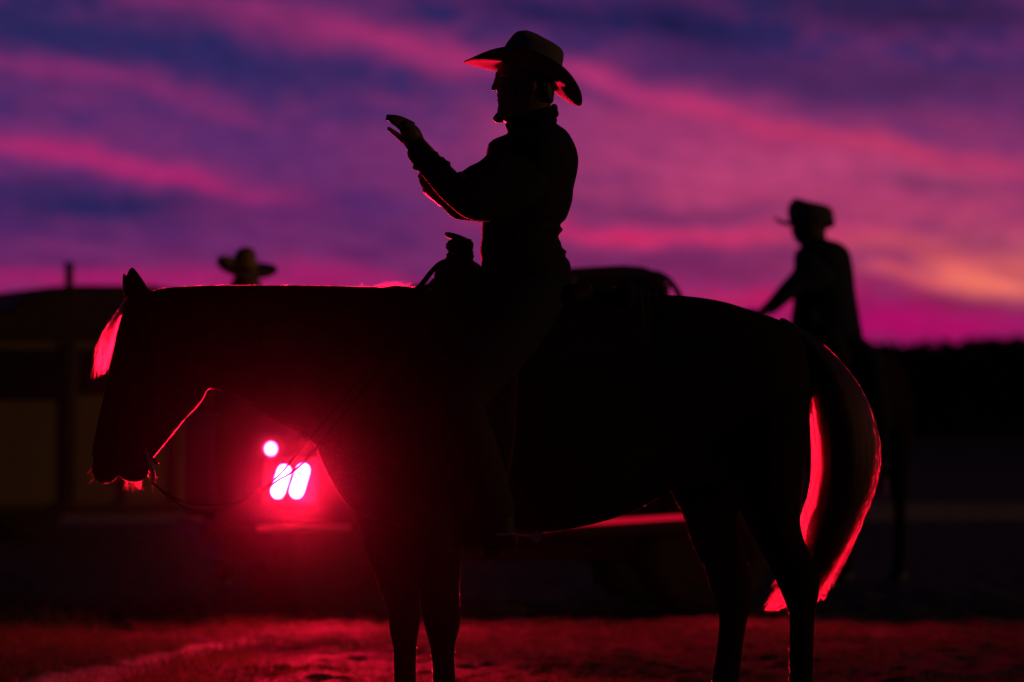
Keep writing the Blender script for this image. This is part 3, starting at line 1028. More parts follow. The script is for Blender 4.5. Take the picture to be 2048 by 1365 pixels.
    # blanket is a thing of its own
    bm = bmesh.new(); over_back(bm, 846, 1300, 1.12, 1.06, .010, bumps=.0)
    pad = link('saddle_blanket', solidify(bm, .009, 'saddle_blanket'), M['wool'])
    return root, pad


saddle1, pad1 = build_saddle()
tag(saddle1, 'roping saddle with a wrapped horn on the dark horse in front', 'saddle')
tag(pad1, 'thick wool blanket under the roping saddle in front', 'saddle blanket')


def build_bridle():
    root = empty('bridle', at(300, 900, 12))
    y = 11.90
    bm = bmesh.new()
    strap(bm, [at(285, 600, 11.915), at(300, 660, 11.905), at(318, 740, 11.892), at(312, 840, 11.915), at(298, 905, 11.935)], .016, .004)
    strap(bm, [at(285, 600, 12.085), at(300, 660, 12.095), at(318, 740, 12.108), at(312, 840, 12.085), at(298, 905, 12.065)], .016, .004, (0, 1, 0))
    link('headstall', bm_mesh(bm, 'headstall'), M['leather'], root)
    for s in (-1, 1):
        bm = bmesh.new()
        yy = 12 + s * .062
        tube(bm, [at(292, 895, yy), at(297, 918, yy), at(307, 945, yy), at(305, 968, yy)], [.004, .005, .0045, .004], 8, 3)
        link('bit_shank', bm_mesh(bm, 'bit_shank', True), M['steel'], root)
    bm = bmesh.new()
    tube(bm, [at(297, 917, 11.938), at(297, 917, 12.062)], .006, 8)
    link('mouthpiece', bm_mesh(bm, 'mouthpiece', True), M['steel'], root)
    bm = bmesh.new()
    strap(bm, [at(300, 915, 11.94), at(312, 925, 11.97), at(313, 926, 12.03), at(300, 915, 12.06)], .012, .004, (0, 0, 1))
    link('curb_strap', bm_mesh(bm, 'curb_strap'), M['leather'], root)
    for a in ([(304, 966, 11.935), (360, 1002, 11.86), (440, 1010, 11.80), (510, 988, 11.79), (556, 953, 11.79), (574, 933, 11.79), (600, 900, 11.79), (660, 830, 11.76), (760, 710, 11.74), (850, 600, 11.80), (890, 545, 11.86), (905, 522, 11.95)],
              [(305, 966, 12.06), (370, 1015, 12.0), (450, 1018, 11.90), (520, 985, 11.83), (556, 961, 11.81), (582, 946, 11.81), (612, 920, 11.80), (670, 850, 11.77), (770, 725, 11.74), (860, 610, 11.80), (900, 550, 11.86), (930, 522, 11.96)]):
        bm = bmesh.new()
        tube(bm, [at(*p) for p in a], .0034, 8, 6)
        link('rein', bm_mesh(bm, 'rein', True), M['rope'], root)
    return root


bridle1 = build_bridle()
tag(bridle1, 'bridle with slack rope reins hanging past the red lamp, on the horse in front', 'bridle')

# ------------------------------------------------------------------ people
def seated_legs(root, dx=0.0, dy=0.0):
    """Jeans, boots and spurs of a mounted rider (built at the front rider's place, moved by dx, dy)."""
    off = Vector((dx, dy, 0))
    bm = bmesh.new()
    outline_loft(bm, [(972, 545, 1138, 548, .17), (968, 580, 1146, 580, .19), (975, 612, 1142, 612, .19), (1010, 635, 1120, 632, .14)])
    for s in (-1, 1):
        pts = [at(1075, 600, 12) + Vector((0, s * .10, 0)), at(1030, 655, 12) + Vector((0, s * .24, 0)), at(975, 730, 12) + Vector((0, s * .35, 0)), at(930, 795, 12) + Vector((0, s * .40, 0)),
               at(935, 840, 12) + Vector((0, s * .41, 0)), at(960, 910, 12) + Vector((0, s * .40, 0)), at(985, 985, 12) + Vector((0, s * .39, 0)), at(996, 1030, 12) + Vector((0, s * .385, 0))]
        tube(bm, pts, [.105, .10, .088, .075, .068, .066, .060, .062], 18, 3)
    me = fuse(bm, 'jeans', .009, 5)
    me.transform(Matrix.Translation(off))
    link('jeans', me, M['denim'], root)
    for s in (-1, 1):
        y0 = 12 + s * .383
        bm = bmesh.new()
        tube(bm, [at(985, 985, y0), at(1000, 1040, y0), at(1004, 1070, y0)], [.052, .045, .042], 16, 2)
        outline_loft(bm, [(1030, 1060, 1030, 1094, .030), (1005, 1040, 1005, 1098, .037), (975, 1056, 975, 1096, .040), (945, 1072, 945, 1096, .041), (918, 1080, 918, 1096, .030), (905, 1086, 905, 1095, .015)], Y=y0)
        me = fuse(bm, 'boot', .006, 4)
        me.transform(Matrix.Translation(off))
        bt = link('boot', me, M['bootl'], root)
        bm = bmesh.new()
        tube(bm, [at(990, 1070, y0 - .045), at(1022, 1068, y0 - .038), at(1036, 1068, y0), at(1022, 1068, y0 + .038), at(990, 1070, y0 + .045)], .005, 8, 4)
        tube(bm, [at(1036, 1068, y0), at(1055, 1070, y0), at(1068, 1075, y0)], [.006, .005, .0035], 8, 2)
        c = at(1074, 1076, y0)
        rings = [[c + Vector((r_ * math.cos(a), yy, r_ * math.sin(a))) for a, r_ in ((2 * math.pi * k / 20, .019 if k % 2 else .010) for k in range(20))] for yy in (-.0015, .0015)]
        ring_loft(bm, rings)
        me = bm_mesh(bm, 'spur'); me.transform(Matrix.Translation(off))
        link('spur', me, M['steel'], bt)


def western_hat(root, crown_rows, outer_near, outer_far, inner, Y, mat, name='hat'):
    """crown_rows as outline rows; brim edge given for the near and far half from front to back."""
    bm = bmesh.new()
    outline_loft(bm, crown_rows, Y=Y, sub=3, n=28, sq=.95)
    # crease along the crown
    top = max(v.co.z for v in bm.verts)
    me = fuse(bm, 'hat', .005, 3)
    hat = link(name, me, mat, root)
    ctrl_o = [Vector(at(x, y, Y + d)) for x, y, d in outer_near] + [Vector(at(x, y, Y + d)) for x, y, d in outer_far[::-1]]
    nphi = len(ctrl_o) * 4
    ctrl_o_c = [tuple(p) for p in ctrl_o]
    m = len(ctrl_o_c)
    def closed(ctrl, k, n):
        t = k / n * m; i = int(t) % m; f = t - int(t)
        p0, p1, p2, p3 = (np.array(ctrl[(i + j) % m]) for j in (-1, 0, 1, 2))
        return .5 * (2 * p1 + (-p0 + p2) * f + (2 * p0 - 5 * p1 + 4 * p2 - p3) * f * f + (-p0 + 3 * p1 - 3 * p2 + p3) * f ** 3)
    (fx, fy), (bx, by), hw = inner
    A, B = at(fx, fy, Y), at(bx, by, Y)
    c = (A + B) / 2
    bm = bmesh.new()
    rows = []
    for k in range(nphi):
        o_ = Vector(closed(ctrl_o_c, k, nphi))
        rel = o_ - c
        ang = math.atan2(rel.y / hw, -rel.x / ((B - A).length / 2))
        i_ = c + (A - c) * math.cos(ang) + Vector((0, hw * math.sin(ang), 0))
        row = []
        for t in (0, .25, .5, .75, .93, 1.0):
            p = i_.lerp(o_, t)
            p.z -= .012 * math.sin(math.pi * t) * (abs(math.sin(ang)))
            row.append(bm.verts.new(p))
        rows.append(row)
    for k in range(nphi):
        a, b = rows[k], rows[(k + 1) % nphi]
        for j in range(5):
            bm.faces.new((a[j], a[j + 1], b[j + 1], b[j]))
    link('brim', solidify(bm, .005, 'brim'), mat, hat)
    # ribbon
    bm = bmesh.new()
    rings = []
    for h, g in ((.006, 1.03), (.028, 1.015)):
        cc = c + Vector((.006, 0, h))
        rings.append(ell(cc, (A - B) / 2 * g, Vector((0, hw * g, 0)), 32))
    ring_loft(bm, rings, cap=False)
    link('hat_band', solidify(bm, .003, 'hat_band'), M['band'], hat)
    return hat


def head_part(bm, rows, Y, nose, ear, chin=None):
    outline_loft(bm, rows, Y=Y, sub=3, n=22)
    k = Y / 12.0
    for a, r_ in nose:
        ball(bm, at(*a, Y), tuple(q * k if False else q for q in r_), 12)
    for s in (-1, 1):
        c = at(*ear, Y) + Vector((0, s * .078, 0))
        ball(bm, c, (.019, .010, .030), 12)


def build_front_rider():
    root = empty('person', at(1055, 600, 12))
    # continuous body: head, neck, trunk, arms, hands, legs
    bm = bmesh.new()
    head_part(bm, [(1010, 96, 1095, 92, .060), (1000, 115, 1104, 112, .072), (996, 135, 1107, 135, .076), (994, 152, 1107, 152, .076), (993, 168, 1107, 168, .074), (995, 188, 1106, 188, .070),
                   (996, 206, 1103, 205, .064), (996, 222, 1099, 220, .058), (1002, 238, 1096, 235, .054), (1018, 255, 1098, 250, .056), (1022, 290, 1104, 285, .062)], 12,
              [((993, 166), (.010, .013, .018)), ((990, 174), (.0115, .014, .011)), ((986.5, 178), (.0075, .010, .007)), ((997, 192), (.0065, .018, .0055)), ((997.5, 202), (.006, .017, .006)), ((1003, 222), (.014, .026, .02)),
               ((996, 149), (.009, .03, .008))],
              (1062, 172))
    # trunk and limbs inside the clothes
    outline_loft(bm, [(1020, 285, 1108, 280, .12), (990, 310, 1140, 310, .18), (985, 380, 1132, 380, .165), (980, 450, 1110, 450, .15), (978, 520, 1118, 520, .15), (985, 585, 1130, 585, .15)])
    tube(bm, [at(1060, 325, 11.88), at(1010, 365, 11.79), at(950, 402, 11.75), at(890, 350, 11.76), at(842, 298, 11.78), at(828, 280, 11.79)], [.04, .042, .038, .032, .028, .026], 14, 3)
    tube(bm, [at(1055, 310, 12.17), at(1030, 370, 12.24), at(985, 415, 12.26), at(930, 412, 12.25), at(895, 402, 12.24)], [.055, .05, .04, .03, .025], 14, 3)
    for s in (-1, 1):
        tube(bm, [at(1075, 600, 12) + Vector((0, s * .10, 0)), at(975, 730, 12) + Vector((0, s * .35, 0)), at(930, 795, 12) + Vector((0, s * .40, 0)), at(960, 910, 12) + Vector((0, s * .40, 0)), at(1000, 1060, 12) + Vector((0, s * .383, 0)), at(930, 1088, 12) + Vector((0, s * .383, 0))],
             [.08, .065, .05, .04, .03, .02], 14, 3)
    # raised hand
    Yh = 11.79
    outline_loft(bm, [(850, 282, 822, 310, .024), (845, 270, 809, 292, .028), (839, 258, 806, 283, .034), (829, 249, 802, 271, .036), (815, 242, 799, 261, .034)], Y=Yh, n=16)
    F = [((828, 252), (812, 243), (794, 236), (775, 233), Yh + .026), ((826, 258), (810, 248), (793, 240), (774, 238), Yh + .009),
         ((822, 264), (808, 254), (795, 245), (779, 240), Yh - .009), ((818, 268), (806, 259), (796, 251), (784, 244), Yh - .026)]
    for a, b, c, d, yy in F:
        tube(bm, [at(*a, yy), at(*b, yy), at(*c, yy), at(*d, yy)], [.0105, .0098, .009, .0068], 10, 3)
        ball(bm, at(*d, yy), .0065, 8)
    tube(bm, [at(826, 292, Yh + .02), at(808, 281, Yh + .03), at(793, 269, Yh + .035), at(777, 257, Yh + .035)], [.014, .0112, .0088, .0066], 10, 3)
    ball(bm, at(777, 257, Yh + .035), .0063, 8)
    # lower hand, held flat in front of the belly
    fingers_hand(bm, at(884, 401, 12.24), (-.82, -.05, .55), (0, -1, .15), L=.125, curl=.75, spread=.10, thumb=.35)
    body = link('body', fuse(bm, 'body', .0042, 2), M['skin'], root)
    # hair at the neck and goatee
    bm = bmesh.new()
    outline_loft(bm, [(1060, 120, 1108, 120, .080), (1064, 150, 1110, 150, .081), (1072, 180, 1109, 180, .075), (1084, 204, 1107, 204, .060)])
    link('hair', fuse(bm, 'hair', .005, 3), M['hairh'], root)
    bm = bmesh.new()
    outline_loft(bm, [(997, 222, 1018, 222, .030), (989, 231, 1018, 230, .032), (985, 238, 1014, 239, .026), (988, 242, 1008, 243, .016)], n=16)
    link('beard', fuse(bm, 'beard', .0035, 2), M['hairh'], root)
    # glasses
    bm = bmesh.new()
    for s in (-1, 1):
        c = at(996, 157, 12) + Vector((-.004, s * .033, 0))
        tube(bm, [c + Vector((.003 * math.cos(a), .022 * math.cos(a), .017 * math.sin(a))) for a in np.linspace(0, 2 * math.pi, 17)], .0016, 6)
        tube(bm, [c + Vector((0, s * .022, .005)), at(1010, 156, 12) + Vector((0, s * .075, 0)), at(1058, 158, 12) + Vector((0, s * .082, 0))], .0016, 6)
    tube(bm, [at(995, 155, 12) + Vector((-.004, -.011, 0)), at(995, 155, 12) + Vector((-.004, .011, 0))], .0016, 6)
    link('glasses', bm_mesh(bm, 'glasses', True), M['steel'], root)
    # jacket
    bm = bmesh.new()
    outline_loft(bm, [(1016, 262, 1108, 238, .070), (1012, 270, 1114, 248, .10), (990, 279, 1132, 261, .165), (977, 288, 1143, 276, .21), (973, 304, 1153, 298, .232), (969, 325, 1157, 321, .232), (968, 348, 1154, 348, .22), (967, 378, 1147, 378, .205),
                      (966, 400, 1145, 401, .197), (965, 425, 1138, 424, .19), (964, 440, 1131, 440, .187), (964, 449, 1119, 451, .182), (963, 457, 1127, 460, .185), (963, 468, 1116, 472, .18), (962, 484, 1122, 485, .18),
                      (960, 497, 1125, 497, .182), (959, 504, 1134, 503, .186), (961, 513, 1130, 512, .186), (962, 520, 1139, 523, .19), (963, 535, 1142, 538, .193), (966, 560, 1143, 565, .19)], sub=2)
    # near sleeve
    outline_loft(bm, [(1012, 290, 1100, 375, .080, 11.84), (985, 300, 1060, 415, .078, 11.80), (960, 322, 1005, 440, .070, 11.77), (938, 333, 962, 443, .062, 11.755), (927, 341, 930, 436, .055, 11.75), (914, 347, 898, 412, .048, 11.755), (900, 335, 874, 388, .045, 11.76),
                      (888, 326, 857, 367, .044, 11.765), (868, 303, 836, 342, .043, 11.775), (849, 281, 818, 319, .042, 11.785), (846, 276, 814, 308, .040, 11.788)])
    # far sleeve
    outline_loft(bm, [(1020, 300, 1090, 380, .07, 12.20), (1000, 350, 1040, 430, .065, 12.25), (965, 380, 985, 445, .055, 12.26), (930, 386, 935, 442, .046, 12.255), (905, 385, 909, 438, .042, 12.245), (884, 382, 889, 421, .036, 12.24)])
    # wrinkles in the sleeves and collar
    for px, py, yy, r_ in ((884, 320, 11.74, .010), (895, 329, 11.74, .011), (872, 309, 11.75, .009), (921, 352, 11.70, .014), (830, 336, 11.76, .009), (1108, 216, 12, .013), (1110, 228, 12, .013)):
        ball(bm, at(px, py, yy), (r_, .03, r_), 10)
    jk = link('jacket', fuse(bm, 'jacket', .0045, 2), M['jacket'], root)
    bm = bmesh.new()
    rings = []
    for f, (A, B), hw in ((0, ((1020, 270), (1114, 246)), .085), (1, ((1013, 256), (1110, 228)), .075), (2, ((1011, 247), (1108, 212)), .068)):
        a, b = at(*A, 12), at(*B, 12)
        rings.append(ell((a + b) / 2, (a - b) / 2, Vector((0, hw, 0)), 28))
    ring_loft(bm, rings, cap=False)
    link('collar', solidify(bm, .007, 'collar'), M['jacket'], jk)
    seated_legs(root)
    western_hat(root, [(1001, 128, 1113, 160, .082), (1003, 112, 1120, 146, .084), (1009, 94, 1125, 130, .082), (1015, 84, 1127, 118, .078), (1022, 75, 1127.5, 107, .072), (1029, 67, 1122, 97, .062), (1037, 62.5, 1107, 86.5, .045), (1048, 61.5, 1082, 73, .022)],
                [(927, 124, 0), (941, 117.5, -.055), (962, 107.5, -.105), (988, 98, -.140), (1020, 93, -.160), (1060, 98, -.166), (1100, 115, -.158), (1126, 133, -.132), (1144, 152, -.095), (1157, 173, -.055), (1164, 192, -.022), (1164, 208, .004)],
                [(931, 126.5, .05), (948, 131, .10), (970, 136, .135), (1006, 141, .155), (1052, 146, .162), (1088, 163, .152), (1113, 184, .125), (1133, 200, .09), (1150, 211, .05), (1159, 212.5, .022)],
                ((1000, 123), (1111, 163), .083), 12, M['felt'])
    return root


person1 = build_front_rider()
tag(person1, 'rider in black jacket and cowboy hat raising a flat hand, on the front horse', 'person', 'people in cowboy hats')


def build_second_rider():
    global GROW
    Y = 23.0
    GROW = .008
    root = empty('person', at(1650, 690, Y))
    bm = bmesh.new()
    head_part(bm, [(1592, 424, 1640, 424, .066), (1588, 440, 1645, 440, .076), (1586, 456, 1646, 456, .076), (1587, 470, 1650, 468, .076), (1594, 483, 1648, 480, .066), (1602, 490, 1650, 484, .062), (1608, 506, 1650, 500, .06)], Y,
              [((1585, 461), (.014, .013, .012)), ((1588, 472), (.01, .018, .008)), ((1596, 482), (.014, .024, .014))], (1622, 458))
    outline_loft(bm, [(1606, 500, 1670, 492, .12), (1600, 525, 1695, 520, .17), (1602, 580, 1700, 575, .15), (1598, 640, 1710, 640, .14), (1596, 690, 1715, 690, .14)], Y=Y)
    tube(bm, [at(1660, 540, Y - .12), at(1618, 556, Y - .22), at(1590, 572, Y - .25), at(1555, 598, Y - .27), at(1525, 624, Y - .26)], [.04, .042, .038, .034, .027], 14, 3)
    tube(bm, [at(1660, 540, Y + .12), at(1618, 560, Y + .20), at(1588, 576, Y + .22), at(1553, 602, Y + .20), at(1524, 628, Y + .14)], [.04, .042, .038, .034, .027], 14, 3)
    fingers_hand(bm, at(1522, 626, Y - .26), (-.8, .1, -.5), (0, -.3, 1), L=.17, curl=.7)
    fingers_hand(bm, at(1522, 630, Y + .13), (-.8, -.1, -.5), (0, .3, 1), L=.17, curl=.7)
    for s in (-1, 1):
        tube(bm, [at(1655, 690, Y) + Vector((0, s * .1, 0)), at(1612, 755, Y) + Vector((0, s * .35, 0)), at(1588, 790, Y) + Vector((0, s * .40, 0)), at(1606, 850, Y) + Vector((0, s * .40, 0)), at(1622, 925, Y) + Vector((0, s * .38, 0))], [.08, .065, .05, .04, .03], 12, 3)
    link('body', fuse(bm, 'body', .006, 3), M['skin'], root)
    bm = bmesh.new()
    outline_loft(bm, [(1606, 492, 1655, 480, .085), (1596, 500, 1676, 486, .15), (1591, 510, 1694, 500, .21), (1590, 530, 1702, 525, .22), (1591, 555, 1706, 555, .205), (1590, 580, 1709, 585, .195), (1588, 610, 1714, 615, .185), (1583, 645, 1721, 655, .18), (1580, 690, 1727, 690, .18)], Y=Y)
    outline_loft(bm, [(1605, 500, 1668, 560, .07, Y - .19), (1590, 538, 1628, 580, .062, Y - .225), (1577, 556, 1601, 582, .054, Y - .25), (1562, 572, 1580, 598, .047, Y - .26), (1546, 592, 1562, 612, .042, Y - .268), (1530, 610, 1543, 624, .038, Y - .262)])
    outline_loft(bm, [(1605, 500, 1668, 560, .07, Y + .19), (1592, 542, 1625, 580, .06, Y + .215), (1576, 560, 1599, 584, .05, Y + .22), (1560, 578, 1578, 602, .045, Y + .20), (1530, 612, 1543, 628, .038, Y + .14)])
    link('shirt', fuse(bm, 'shirt', .007, 3), M['shirt'], root)
    seated_legs(root, at(1652, 0, 23).x - at(1058, 0, 12).x, 11.0)
    western_hat(root, [(1582, 448, 1656, 456, .09), (1578, 434, 1664, 440, .094), (1578, 420, 1665, 426, .092), (1580, 411, 1658, 415, .086), (1584, 404, 1644, 409, .074), (1590, 398, 1616, 403, .05)],
                [(1546, 434, 0), (1562, 442, -.08), (1590, 447, -.14), (1618, 447, -.17), (1642, 440, -.17), (1660, 434, -.13), (1670, 440, -.08), (1668, 452, -.02)],
                [(1560, 447, .09), (1585, 453, .15), (1612, 454, .175), (1640, 452, .18), (1656, 452, .15), (1665, 455, .08)],
                ((1580, 446), (1660, 452), .092), Y, M['felt'])
    GROW = 0.0
    return root


person2 = build_second_rider()
tag(person2, 'blurred rider at right with a hat, back bent, one arm reaching down in front', 'person', 'people in cowboy hats')


def build_standing_man():
    Y = 22.2
    k = FPX / Y
    root = empty('person', (at(492, 0, Y).x, Y, 0))
    X0 = at(492, 0, Y).x
    P = lambda x, z, y=0.0: Vector((X0 + x, Y + y, z))
    bm = bmesh.new()
    ball(bm, P(0, 1.79), (.078, .098, .118), 18)
    ball(bm, P(0, 1.745, -.03), (.06, .07, .07), 14)
    ball(bm, P(0, 1.785, -.10), (.014, .02, .02), 10)
    for s in (-1, 1):
        ball(bm, P(s * .08, 1.78), (.012, .02, .03), 10)
    tube(bm, [P(0, 1.72, .01), P(0, 1.56, .02)], [.058, .066], 16, 2)
    rings = [ell(P(0, z), Vector((hw, 0, 0)), Vector((0, hd, 0)), 20, .85) for z, hw, hd in ((1.60, .07, .06), (1.54, .17, .09), (1.42, .20, .115), (1.25, .175, .11), (1.10, .155, .10), (.95, .175, .11), (.86, .17, .11))]
    ring_loft(bm, rings)
    for s in (-1, 1):
        tube(bm, [P(s * .19, 1.50), P(s * .25, 1.34), P(s * .27, 1.20, .02), P(s * .26, 1.05, -.05), P(s * .25, .93, -.09)], [.058, .05, .043, .035, .027], 14, 3)
        fingers_hand(bm, P(s * .25, .92, -.09), (0, -.15, -1), (0, -1, .1), L=.18, curl=.4)
        tube(bm, [P(s * .09, .90), P(s * .11, .66), P(s * .115, .50, -.01), P(s * .12, .30, .01), P(s * .12, .08, .02)], [.088, .075, .058, .05, .036], 14, 3)
        tube(bm, [P(s * .12, .06, .04), P(s * .125, .05, -.06), P(s * .13, .04, -.16)], [.04, .04, .03], 12, 3)
    link('body', fuse(bm, 'body', .008, 3), M['skin'], root)
    bm = bmesh.new()
    rings = [ell(P(0, z), Vector((hw, 0, 0)), Vector((0, hd, 0)), 22, .85) for z, hw, hd in ((1.62, .075, .07), (1.565, .17, .105), (1.48, .225, .13), (1.30, .205, .135), (1.10, .185, .125), (.92, .195, .13), (.84, .195, .13))]
    ring_loft(bm, rings)
    for s in (-1, 1):
        tube(bm, [P(s * .19, 1.50), P(s * .25, 1.34), P(s * .27, 1.20, .02), P(s * .26, 1.05, -.05), P(s * .252, .96, -.08)], [.075, .066, .058, .048, .042], 14, 3)
    link('shirt', fuse(bm, 'shirt', .009, 3), M['shirt'], root)
    bm = bmesh.new()
    ring_loft(bm, [ell(P(0, z), Vector((hw, 0, 0)), Vector((0, hd, 0)), 22, .85) for z, hw, hd in ((.98, .18, .115), (.88, .19, .125), (.80, .18, .12))])
    for s in (-1, 1):
        tube(bm, [P(s * .09, .88), P(s * .11, .66), P(s * .115, .50, -.01), P(s * .12, .30, .01), P(s * .12, .06, .02)], [.10, .088, .072, .066, .064], 14, 3)
    link('jeans', fuse(bm, 'jeans', .009, 3), M['denim'], root)
    for s in (-1, 1):
        bm = bmesh.new()
        tube(bm, [P(s * .12, .22, .02), P(s * .12, .08, .03)], [.052, .045], 12, 2)
        tube(bm, [P(s * .12, .045, .05), P(s * .125, .04, -.05), P(s * .13, .035, -.17)], [.042, .042, .03], 12, 3)
        link('boot', fuse(bm, 'boot', .007, 3), M['bootl'], root)
    # straw hat: tall crown, brim rolled up at the sides
    western_hat(root, [(466, 545, 516, 545, .09), (467, 528, 515, 528, .088), (469, 514, 513, 514, .082), (470, 506, 512, 506, .076), (475, 501, 508, 501, .05)],
                [(433, 522, 0), (437, 534, -.07), (452, 545, -.13), (478, 553, -.165), (508, 557, -.165), (532, 556, -.13), (549, 549, -.07), (556, 540, 0)],
                [(438, 513, .07), (453, 511, .13), (478, 517, .165), (508, 524, .165), (532, 527, .13), (549, 531, .07)],
                ((466, 546), (517, 546), .092), Y, M['straw'])
    return root


person3 = build_standing_man()
tag(person3, 'blurred person in a tan hat standing beyond the neck of the front horse', 'person', 'people in cowboy hats')

# ------------------------------------------------------------------ second horse: copy of the first, turned
def copy_tree(o, parent=None, skip=()):
    c = o.copy()
    COL.objects.link(c)
    if parent:
        inv = o.matrix_parent_inverse.copy()
        c.parent = parent
        c.matrix_parent_inverse = inv
    for ch in list(o.children):
        if ch.name.split('.')[0] not in skip:
            copy_tree(ch, c, skip)
    return c


def place_group(src, pivot, target, rz, skip=()):
    c = copy_tree(src, None, skip)
    Mx = Matrix.Translation(Vector(target)) @ Matrix.Rotation(rz, 4, 'Z') @ Matrix.Translation(-Vector(pivot))
    c.matrix_basis = Mx @ world_of(src)
    return c


seat1 = (at(1058, 0, 12).x, 12.0, 0)
seat2 = (at(1652, 0, 23).x, 23.0, 0)
TURN = R(62)
horse2 = place_group(horse1, seat1, seat2, TURN, skip=('coat', 'whiskers'))
tag(horse2, 'second dark horse behind at right under the bent rider, mostly hidden', 'horse', 'saddled horses')
saddle2 = place_group(saddle1, seat1, seat2, TURN)
tag(saddle2, 'saddle of the second horse under the bent rider at right', 'saddle')
for ch in list(person2.children):
    if ch.name.split('.')[0] in ('jeans', 'boot'):
        piv = Matrix.Translation(Vector(seat2)) @ Matrix.Rotation(TURN, 4, 'Z') @ Matrix.Translation(-Vector(seat2))
        inv = world_of(person2).inverted()
        ch.matrix_parent_inverse = inv
        ch.matrix_basis = piv

# ------------------------------------------------------------------ utility vehicle with the lit tail lamp
RED = (1.0, .006, .040)
LAMP = 1450.0


def build_vehicle():
    origin = (at(432, 0, 19.15).x, 19.15, 0)
    YAW = R(11)
    root = empty('utility_vehicle', origin, YAW)
    tag(root, 'dark utility vehicle with a lit red tail lamp parked behind the front horse', 'vehicle')
    Linv = world_of(root).inverted()

    def loc(px, py, dy=0.0):
        """Pixel on the near side plane (local y = dy) -> local point."""
        d = Vector(((px - 1024) / FPX, 1.0, (783 - py) / FPX))
        o_ = Vector((0, 0, EYE))
        a = Linv @ o_; b = Linv @ (o_ + d * 30) - a
        t = (dy - a.y) / b.y
        return a + b * t

    def part(name, bm, mat, parent=root, smooth=False):
        return link(name, bm_mesh(bm, name, smooth), mat, parent, local=True)

    W = 1.46
    # cargo box sides, floor and tailgate
    bm = bmesh.new()
    prism(bm, [(.0, .50), (1.16, .50), (1.16, 1.10), (.05, 1.10), (.0, 1.05)], .0, .05); bevel(bm, .012)
    part('side_board', bm, M['paint'])
    bm = bmesh.new()
    prism(bm, [(.0, .50), (1.16, .50), (1.16, 1.10), (.05, 1.10), (.0, 1.05)], W - .05, W); bevel(bm, .012)
    part('side_board', bm, M['paint'])
    bm = bmesh.new(); box(bm, (.0, .053, .52), (.045, W - .053, 1.06)); bevel(bm, .01)
    part('tailgate', bm, M['paint'])
    bm = bmesh.new(); box(bm, (.05, .053, .52), (1.155, W - .053, .57))
    part('bed_floor', bm, M['plastic'])
    # chassis, tub and hood
    bm = bmesh.new(); box(bm, (.05, .10, .30), (2.85, W - .10, .495)); bevel(bm, .03)
    part('chassis', bm, M['plastic'])
    bm = bmesh.new()
    prism(bm, [(1.165, .50), (2.30, .50), (2.30, .86), (2.05, .80), (1.45, .80), (1.30, .95), (1.165, 1.0)], .01, W - .01); bevel(bm, .025)
    part('cab_tub', bm, M['paint'])
    bm = bmesh.new()
    prism(bm, [(2.305, .42), (2.98, .45), (3.03, .62), (2.98, .80), (2.72, .93), (2.305, 1.02)], .03, W - .03); bevel(bm, .04, 3)
    part('hood', bm, M['paint'])
    # cab shell and roof
    A = lambda px, py: ((loc(px, py).x), loc(px, py).z)
    bm = bmesh.new()
    prof = [A(942, 575), A(950, 548), A(968, 538), A(1040, 535), A(1140, 536), A(1250, 530), A(1290, 533), A(1316, 542), A(1334, 558), A(1342, 578), A(1330, 580), A(1310, 562), A(1280, 553), A(1140, 554), A(985, 556), A(966, 580)]
    prism(bm, prof, .05, W - .05); bevel(bm, .008)
    part('roof', bm, M['plastic'])
    for y0 in (.06, W - .10):
        bm = bmesh.new()
        prism(bm, [A(968, 570), A(985, 557), A(1140, 555), A(1280, 554), A(1312, 566), A(1328, 582), A(1338, 660), A(1334, 720), (2.28, .87), (1.32, .96), (1.17, 1.02)], y0 + .012, y0 + .028)
        part('side_window', bm, M['glass'])
        for a, b in (((958, 560), (1.15, 1.05)), ((1150, 552), (1.75, .83)), ((1336, 568), (2.30, .95))):
            bm = bmesh.new()
            p = A(*a)
            tube(bm, [(p[0], y0 + .02, p[1]), (b[0], y0 + .02, b[1])], .028, 10)
            part('pillar', bm, M['plastic'])
        bm = bmesh.new()
        q = [A(1318, 545), A(1340, 556), A(1356, 574), A(1368, 596), A(1390, 660), A(1415, 740)]
        tube(bm, [(x, y0 + .02, z) for x, z in q], .016, 10, 3)
        part('cage_bar', bm, M['plastic'])
    bm = bmesh.new(); box(bm, (1.19, .12, 1.0), (1.20, W - .12, 1.74))
    part('rear_window', bm, M['glass'])
    bm = bmesh.new(); box(bm, (1.36, .16, .80), (1.85, W - .16, .93)); bevel(bm, .03)
    box(bm, (1.27, .16, .96), (1.40, W - .16, 1.42))
    part('bench_seat', bm, M['plastic'])
    bm = bmesh.new()
    c = Vector((2.05, .45, 1.12))
    tube(bm, [c + Vector((.07 * math.sin(a), .17 * math.cos(a), .15 * math.sin(a))) for a in np.linspace(0, 2 * math.pi, 25)], .014, 8)
    tube(bm, [c, Vector((2.32, .45, .90))], .018, 8)
    part('steering_wheel', bm, M['plastic'])
    # rear rail under the lamp and side step, both proud of the body
    l0, l1 = loc(515, 1058, -.06), loc(700, 1058, -.06)
    bm = bmesh.new(); box(bm, (l0.x, -.085, l0.z - .014), (l1.x, -.004, l0.z + .014)); bevel(bm, .006)
    part('lower_rail', bm, M['step'])
    l0, l1 = loc(985, 1052, -.12), loc(1440, 1028, -.12)
    bm = bmesh.new(); box(bm, (l0.x, -.12, .44), (l1.x, -.004, .50)); bevel(bm, .01)
    stp = part('side_step', bm, M['plastic'])
    s0, s1 = loc(1010, 1050, -.125), loc(1420, 1026, -.125)
    q0, q1 = loc(1010, 1062, -.125), loc(1420, 1036, -.125)
    bm = bmesh.new()
    prism(bm, [(q0.x, q0.z), (q1.x, q1.z), (s1.x, s1.z), (s0.x, s0.z)], -.130, -.1215)
